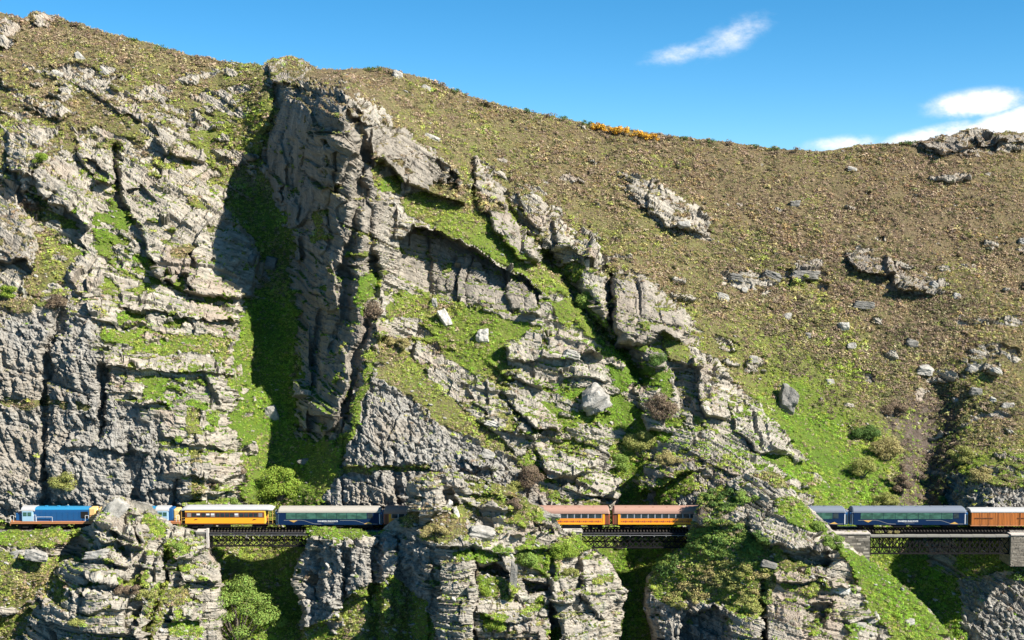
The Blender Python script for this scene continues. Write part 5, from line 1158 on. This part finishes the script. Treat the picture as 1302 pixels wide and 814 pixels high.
def steel_car(px0, px1, label, roofm, text=True):
    x0, x1 = PXX(px0), PXX(px1); L = x1 - x0; h = L / 2; r = car_root('panorama_carriage', x0, x1, label, 'carriage', GRP); e = .55
    body = boxes('body', [(-h + e, h - e, -1.38, 1.38, .80, 3.02)], MT['navy'], r, .06)
    w0, w1 = -h + 1.75, h - 2.6; n = 8; w = (w1 - w0) / n
    for i in range(n): boxes('window', [(w0 + i * w + .035, w0 + (i + 1) * w - .035, -1.41, -1.37, 1.85, 2.92)], MT['green'], body)
    boxes('toilet_window', [(w1 + .1, w1 + 1.0, -1.405, -1.37, 1.95, 2.85)], MT['dark'], body)
    for (xc, s) in ((-h + 3.0, 1), (h - 2.4, -1)):
        V = []; F = []; N_ = 22
        for i in range(N_ + 1):
            t = i / N_; x = xc + s * (-1.6 + 6.4 * t); z = (1.62 - .1 * t if s > 0 else 1.0) + (.0 if s < 0 else .08 * math.sin(t * 3)) - (.55 * sm(t, .45, .85) if s > 0 else 0) + (.62 * sm(t, .25, .65) if s < 0 else 0)
            th = .035; V += [(x, -1.392, z - th), (x, -1.392, z + th)]
            if i: F.append((2 * i - 2, 2 * i, 2 * i + 1, 2 * i - 1))
        pyd('swoosh', V, F, MT['grey'], body); zz = 1.45 if s > 0 else 1.0
        pyd('gold_emblem', [(xc - .75, -1.396, zz + .17 if s > 0 else zz), (xc + .75, -1.396, zz + .17 if s > 0 else zz), (xc + .1, -1.396, zz - .18 if s > 0 else zz + .36)], [(0, 1, 2)] if s > 0 else [(0, 1, 2)], MT['gold'], body)
    text_part(body, 'DUNEDIN RAILWAYS', .36, -.2, 1.36, MT['white'], -1.385); boxes('strapline', [(-.8, .9, -1.392, -1.38, 1.16, 1.22)], MT['grey'], body)
    roof('roof', -h + .25, h - .25, 1.42, 2.98, 3.78, MT[roofm], r, .35)
    for x in np.arange(-h + 2, h - 2, 2.4): boxes('roof_vent', [(x, x + .35, -.2, .2, 3.72, 3.84)], MT[roofm], r)
    for s in (-1, 1):
        xx = s * (h - e); v = boxes('vestibule', [(min(xx, s * h), max(xx, s * h), -1.2, 1.2, .85, 2.95)], MT['blue'], r, .03)
        boxes('stripe', [(min(xx + s * .02, xx + s * .16), max(xx + s * .02, xx + s * .16), -1.235, -1.19, .95, 2.7)], MT['white'], v); boxes('door', [(min(xx + s * .22, xx + s * .5), max(xx + s * .22, xx + s * .5), -1.22, -1.19, 1.0, 2.6)], MT['dark'], v)
        boxes('gangway', [(min(s * h, s * (h + .18)), max(s * h, s * (h + .18)), -.5, .5, 1.0, 3.1)], MT['gangway'], r)
    boxes('underfloor_box', [(-2.6, -.4, -1.2, 1.2, .35, .82), (.6, 2.4, -1.2, 1.2, .4, .82)], MT['black'], r, .03)
    for cx in (-h + 2.9, h - 2.9): bogie(r, cx, (-.9, .9), 1.25)
    couplers(r, L); return r
def sm(t, a, b): x = min(max((t - a) / (b - a), 0), 1); return x * x * (3 - 2 * x)

def brown_car(px0, px1, label):
    x0, x1 = PXX(px0), PXX(px1); L = x1 - x0; h = L / 2; r = car_root('wooden_carriage', x0, x1, label, 'carriage', GRP); b0, b1 = -h + 1.0, h - 1.0
    body = boxes('body', [(b0, b1, -1.3, 1.3, .88, 2.85)], MT['orange'], r, .02)
    boxes('window_band', [(b0 + .45, b1 - .45, -1.32, -1.28, 1.96, 2.75)], MT['gangway'], body)
    n = 14; w = (b1 - b0 - .9) / n
    for i in range(n): boxes('window', [(b0 + .45 + i * w + .10, b0 + .45 + (i + 1) * w - .10, -1.345, -1.30, 2.02, 2.70)], MT['dark'], body)
    V = []; F = []
    for i in range(46):
        x = b0 + .5 + i * (b1 - b0 - 1) / 46; j = len(V); hh = .05 + .05 * ((i * 7) % 3); V += [(x, -1.322, 1.42 - hh), (x + .26, -1.322, 1.42 - hh), (x + .26, -1.322, 1.42 + hh), (x, -1.322, 1.42 + hh)]; F.append((j, j + 1, j + 2, j + 3))
    pyd('trim_line', V, F, MT['red'], body); boxes('tumblehome', [(b0, b1, -1.325, -1.29, .90, 1.14)], MT['amber'], body)
    rf = roof('roof', -h + .12, h - .12, 1.43, 2.80, 3.86, MT['roofbrown'], r, .3)
    for x in np.arange(-h + 2.2, h - 1, 2.35): boxes('roof_vent', [(x, x + .28, -.75, -.45, 3.55, 3.80)], MT['rustdark'], rf)
    for s in (-1, 1):
        a, b_ = sorted((s * (h - 1.0), s * (h - .12))); v = boxes('end_vestibule', [(a, b_, -1.22, 1.22, .9, 2.82)], MT['red'], r, .02)
        boxes('door', [(a + .22, b_ - .2, -1.25, -1.2, 1.0, 2.62)], MT['rustdark'], v); a2, b2 = sorted((s * (h - 1.0), s * (h - 1.35))); boxes('corner_post', [(a2, b2, -1.335, -1.28, .9, 2.8)], MT['amber'], body)
        boxes('step', [(a + .1, b_ - .1, -1.35, -1.05, .45, .52), (a + .1, b_ - .1, -1.3, -1.05, .72, .78)], MT['black'], r)
    boxes('solebar', [(-h + .1, h - .1, -1.2, 1.2, .72, .88)], MT['black'], r); boxes('truss_rod', [(-h + 3.6, h - 3.6, -1.1, -1.04, .35, .42)], MT['black'], r)
    for cx in (-h + 2.6, h - 2.6): bogie(r, cx, (-.85, .85), 1.2)
    couplers(r, L); return r

def box_wagon(px0, px1, label):
    x0, x1 = PXX(px0), PXX(px1); L = x1 - x0; h = L / 2; r = car_root('box_wagon', x0, x1, label, 'wagon', GRP)
    body = boxes('body', [(-h + .3, h - .3, -1.28, 1.28, .80, 3.02)], MT['rust'], r, .02)
    V = []; F = []; x = -h + .35; i = 0
    while x < h - .4:
        w_ = .09 if i % 5 else .18; j = len(V); y0 = -1.28 - (.025 if i % 5 else .05); V += [(x, y0, .84), (x + w_, y0, .84), (x + w_, -1.27, .84), (x, -1.27, .84), (x, y0, 2.98), (x + w_, y0, 2.98), (x + w_, -1.27, 2.98), (x, -1.27, 2.98)]; F += [tuple(q + j for q in f) for f in BOXF]; x += .27; i += 1
    pyd('corrugations', V, F, MT['rust'], body)
    for (a, b_) in ((-h + .9, -h + 4.1), (-h + 8.2, -h + 11)): boxes('door_bar', [(a, b_, -1.40, -1.36, 1.98, 2.08)], MT['rustdark'], body)
    for xx in (-h + 2.0, -h + 3.3, -h + 4.9, -h + 8.6, -h + 10.4): boxes('door_edge', [(xx, xx + .07, -1.39, -1.36, .85, 2.98)], MT['rustdark'], body)
    roof('roof', -h + .2, h - .2, 1.36, 3.0, 3.5, MT['roofwhite'], r)
    boxes('solebar', [(-h + .2, h - .2, -1.28, 1.28, .62, .80)], MT['sill'], r)
    for cx in (-h + 2.1, h - 2.1): bogie(r, cx, (-.8, .8), 1.15)
    couplers(r, L); return r

locomotive(17.5, 125, False, 'leading blue diesel locomotive at far left with pale cab toward the left end')
locomotive(127, 231, True, 'second blue locomotive mostly hidden behind the left spur')
yellow_car(232.5, 350, 'bright amber carriage with maroon window band and white roof over the left bridge')
steel_car(352.5, 487, 'dark blue carriage with cream roof and green glass between amber and brown roofed cars', 'roofcream')
brown_car(488, 630, 'orange carriage with brown roof vanishing behind the left side of the middle spur')
brown_car(632, 775.5, 'orange brown roofed carriage emerging from the middle spur onto the middle bridge')
brown_car(777.5, 921, 'orange brown roofed carriage standing fully across the middle bridge')
steel_car(925, 1075, 'blue carriage with grey roof half hidden by the right spur slope', 'roofblue')
steel_car(1078, 1227, 'fully visible blue carriage with grey roof on the right bridge', 'roofblue')
box_wagon(1229, 1345, 'rust orange ribbed box wagon with white roof at the right end of the train')

# ---- bridges, abutments, track
def zr(row, y): return float(unproj(np.array([651.]), np.array([float(row)]), np.array([float(y)]))[0, 2])
def truss_bridge(px0, px1, panels, rowtop, rowbot, deckmat, label, pale):
    x0, x1 = PXX(px0) * .991, PXX(px1) * .991; r = bpy.data.objects.new('truss_bridge', None); COL.objects.link(r); xc = (x0 + x1) / 2; r.location = (xc, 0, 0); r['label'] = label; r['category'] = 'railway bridge'; r['group'] = 'steel lattice railway bridges'
    h = (x1 - x0) / 2; zt = zr(rowtop, -2.0); zb = zr(rowbot, -2.0); st = MT['steel']
    boxes('top_chord', [(-h, h, -2.12, -1.86, zt - .18, zt), (-h, h, -2.2, -1.78, zt - .004, zt + .035)], st, r); boxes('bottom_chord', [(-h, h, -2.12, -1.86, zb - .02, zb + .16), (-h, h, -2.2, -1.80, zb - .05, zb - .02)], st, r)
    boxes('top_chord', [(-h, h, 1.86, 2.12, zt - .18, zt)], st, r); boxes('bottom_chord', [(-h, h, 1.86, 2.12, zb, zb + .16)], st, r)
    w = 2 * h / panels; posts = None; thin = None; a0 = b0 = None
    for yy in (-1.99, 1.99):
        for i in range(panels + 1):
            if posts is None: V = []; F = []; bar((0, 0, zb + .1), (0, 0, zt - .1), .13, .16, V, F); posts = pyd('post', V, F, st, r); posts.location = (-h + .08, yy, 0)
            else: clone(posts, r, (min(max(-h + i * w, -h + .08), h - .08), yy, 0))
        for i in range(panels * 2 - 1):
            xx = -h + i * w / 2
            if a0 is None:
                V = []; F = []; bar((0, 0, zb + .12), (w, 0, zt - .12), .15, .05, V, F); a0 = pyd('diagonal_brace', V, F, st, r); V = []; F = []; bar((0, 0, zt - .12), (w, 0, zb + .12), .15, .05, V, F); b0 = pyd('diagonal_brace', V, F, st, r)
                a0.location = (xx, yy - .05, 0); b0.location = (xx, yy + .03, 0)
            else:
                if yy > 0 and thin is None:
                    thin = 1; V = []; F = []; bar((0, 0, zb + .12), (w, 0, zt - .12), .07, .05, V, F); a0 = pyd('diagonal_brace', V, F, st, r); V = []; F = []; bar((0, 0, zt - .12), (w, 0, zb + .12), .07, .05, V, F); b0 = pyd('diagonal_brace', V, F, st, r); a0.location = (xx, yy - .05, 0); b0.location = (xx, yy + .03, 0)
                else: clone(a0, r, (xx, yy - .05, 0)); clone(b0, r, (xx, yy + .03, 0))
    boxes('cross_girders', [(-h + i * w - .1, -h + i * w + .1, -1.85, 1.85, zt - .32, zt - .02) for i in range(panels + 1)] + [(-h + i * w - .05, -h + i * w + .05, -1.85, 1.85, zb + .02, zb + .12) for i in range(panels + 1)], st, r, kind='stuff')
    boxes('stringer', [(-h, h, -.75, -.5, zt - .02, -.38), (-h, h, .5, .75, zt - .02, -.38)], st, r)
    boxes('sleepers', [(x, x + .22, -1.35, 1.35, -.37, -.17) for x in np.arange(-h + .1, h - .2, .55)], MT['timber'], r, kind='stuff')
    pl = []
    k = 0; x = -h + .02
    while x < h - .3:
        ww = min(1.9, h - x - .02); pl.append((x, x + ww, -2.5, -1.62, zt + (.10 if pale else .22) + .015 * (k % 2), zt + (.40 if pale else .28) + .015 * (k % 2))); x += 1.94; k += 1
    V0 = None
    for q in pl: boxes('walkway_board', [q], deckmat, r)
    if not pale:
        for i in range(1, panels): boxes('bracket', [(-h + i * w - .07, -h + i * w + .07, -2.62, -2.2, zt - .22, zt + .05)], MT['grey'], r)
        boxes('edge_rail', [(-h, h, -2.62, -2.57, zt - .02, zt + .05)], MT['grey'], r)
    return r
MT['timber'] = paint('weathered_timber', (.05, .043, .037), .95, .3); MT['greytimber'] = paint('dark_grey_walkway', (.03, .03, .034), .95, .15); MT['palewood'] = paint('pale_walkway_timber', (.20, .19, .165), .9, .6)
truss_bridge(266, 394, 8, 679.5, 694.5, MT['greytimber'], 'left lattice bridge under the amber carriage over the sunlit gully', False)
truss_bridge(740, 877, 9, 680, 696.5, MT['greytimber'], 'middle lattice bridge under the two brown roofed carriages', False)
truss_bridge(1106, 1284, 14, 683, 704, MT['palewood'], 'right lattice bridge with pale walkway boards between two stone abutments', True)

def masonry_mat(name, a, b_c):
    m, nt, b = new_mat(name); nb = NB(nt); g = nt.nodes.new('ShaderNodeNewGeometry'); n = nb.noise(g.outputs['Position'], 1.8, 5, .65)
    oi = nt.nodes.new('ShaderNodeObjectInfo'); rv = nb.math('FRACT', nb.math('ADD', oi.outputs['Random'], g.outputs['Random Per Island'])); c = nb.mix(nb.math('POWER', rv, 2.2), a, b_c); c = nb.mix(nb.math('MULTIPLY', nb.step(n, .5, .7), .5), c, (.10, .09, .075))
    nb.L.new(c, b.inputs['Base Color']); b.inputs['Roughness'].default_value = .95; nb.bump(n, .5, .1, b); return m
M_MAS = masonry_mat('abutment_stone', (.085, .075, .06), (.34, .30, .245)); M_MAS2 = masonry_mat('abutment_brick', (.15, .128, .10), (.27, .235, .185)); M_CAP = masonry_mat('pale_coping', (.40, .36, .32), (.50, .45, .40))
def abutment(px0, px1, row0, row1, bw, bh, mat, label, y=-2.6, cap=True, seed=1):
    x0, x1 = PXX(px0) * .99, PXX(px1) * .99; z1 = zr(row0, y); z0 = zr(row1, y); r = bpy.data.objects.new('stone_abutment', None); COL.objects.link(r); r.location = ((x0 + x1) / 2, 0, z0); r['label'] = label; r['category'] = 'abutment'; r['group'] = 'masonry bridge abutments'
    h = (x1 - x0) / 2; H = z1 - z0; boxes('core', [(-h + .03, h - .03, y + .06, 2.4, -1.2, H - .02)], MT['mortar'], r)
    g = random.Random(seed); L_ = []; z = 0.0; n = max(1, round(H / bh)); bh = H / n
    for k in range(-5, n):
        x = -h - g.random() * bw * .6
        while x < h:
            w_ = bw * g.uniform(.7, 1.35); a, b_ = max(x, -h), min(x + w_, h)
            if b_ - a > .08: L_.append((a + .015, b_ - .015, y - g.uniform(0, .07), y + .3, k * bh + .015, (k + 1) * bh - .015))
            x += w_
        for s in (-1, 1):
            yy = y + .3
            while yy < 2.3: w_ = bw * g.uniform(.7, 1.3); a_, b_ = sorted((s * h, s * (h - .2))); L_.append((a_ + s * g.uniform(0, .04), b_ + s * g.uniform(0, .04), yy + .015, min(yy + w_, 2.4) - .015, k * bh + .015, (k + 1) * bh - .015)); yy += w_
    for q in L_[:290]: boxes('stone', [q], mat, r)
    if L_[290:]: boxes('stones', L_[290:], mat, r, kind='stuff')
    if cap: boxes('coping', [(-h - .05, h + .08, y - .16, 2.45, H, H + .22)], M_CAP, r, .03)
    return r
MT['mortar'] = paint('mortar', (.10, .09, .08), .95, .4)
abutment(1044, 1105.5, 679.5, 706, .95, .30, M_MAS, 'stone abutment at the left end of the right bridge with pale coping', seed=3)
abutment(1284.5, 1330, 681, 712, .55, .22, M_MAS2, 'brick faced abutment at the right end of the right bridge', seed=4)
abutment(250, 262.5, 677, 694, .7, .28, M_MAS, 'dark stone abutment left of the pale post at the left bridge', seed=5)
boxes('abutment_pier', [(PXX(262.8) * .99, PXX(266.0) * .99, -2.75, -2.1, zr(697, -2.6), zr(672.5, -2.6))], M_CAP, None, .03, label='narrow pale pier at the left end of the left bridge', category='pier')
abutment(716, 739.5, 676.5, 690, .8, .30, M_MAS2, 'small pale topped abutment at the left end of the middle bridge', seed=6)
abutment(394.5, 404, 676, 690, .8, .30, M_MAS, 'low abutment at the right end of the left bridge by the grass bench', seed=7)
abutment(877.5, 888, 677, 700, .8, .30, M_MAS, 'dark abutment at the right end of the middle bridge under the bushes', seed=8)

# ballast, sleepers and rails
M_BALL, nt_, b_ = new_mat('ballast_stone'); _nb = NB(nt_); _g = nt_.nodes.new('ShaderNodeNewGeometry'); _n = _nb.noise(_g.outputs['Position'], 9, 4, .7)
_nb.L.new(_nb.ramp(_n, [(.35, (.05, .045, .04)), (.5, (.14, .125, .11)), (.65, (.26, .24, .21))]), b_.inputs['Base Color']); b_.inputs['Roughness'].default_value = .95; _nb.bump(_n, 1, .15, b_)
V = []; F = []; edges = [-120, PXX(264) * .991, PXX(395) * .991, PXX(739) * .991, PXX(878) * .991, PXX(1104) * .991, PXX(1286) * .991, 125]
for a, b_ in zip(edges[0::2], edges[1::2]):
    xs = np.arange(a, b_ + .5, .5); xs[-1] = b_; j = len(V); prof = [(-1.42, -.6), (-1.1, -.2), (-.5, -.17), (.5, -.17), (1.45, -.2), (2.3, -.8)]
    for x in xs:
        for (y, z) in prof: V.append((x, y + .06 * random.uniform(-1, 1), z + .04 * random.uniform(-1, 1)))
    F += [(j + i * 6 + k, j + i * 6 + k + 6, j + i * 6 + k + 7, j + i * 6 + k + 1)[::-1] for i in range(len(xs) - 1) for k in range(5)]
trk = pyd('track_bed', V, F, M_BALL, None, kind='structure')
boxes('rail', [(-118, 122, -.60, -.53, -.12, .0), (-118, 122, -.63, -.50, -.16, -.12)], MT['steel'], trk); boxes('rail', [(-118, 122, .53, .60, -.12, .0), (-118, 122, .50, .63, -.16, -.12)], MT['steel'], trk)
boxes('sleepers', [(x, x + .22, -1.1, 1.1, -.30, -.145) for a, b_ in zip(edges[0::2], edges[1::2]) for x in np.arange(a + .2, b_ - .3, .65)], MT['timber'], trk, kind='stuff')
# weeds at the trackside of the right bridge
for i, (px, w) in enumerate([(1078, 10), (1088, 8), (1118, 14), (1141, 8), (1100, 7), (1132, 7)]):
    root = bpy.data.objects.new('trackside_weed', None); COL.objects.link(root); root.location = (PXX(px) * .991, -1.75, -.42 if px > 1105 else -.5); root['label'] = ['broad weed tuft under the gap between the two blue carriages', 'smaller weed right beside the broad tuft', 'widest weed tuft left on the right bridge walkway', 'rightmost weed on the bridge walkway', 'weed on the coping left of the right bridge', 'low weed between two others on the bridge walkway'][i]; root['category'] = 'weed'
    V, F = leaf_cloud([(0, 0, .15, w * .067, .2, .28)], 90, .09, i + 3); add_obj('foliage', np_mesh('foliage', V, F, LEAF['straw' if i % 2 else 'olive']), root)
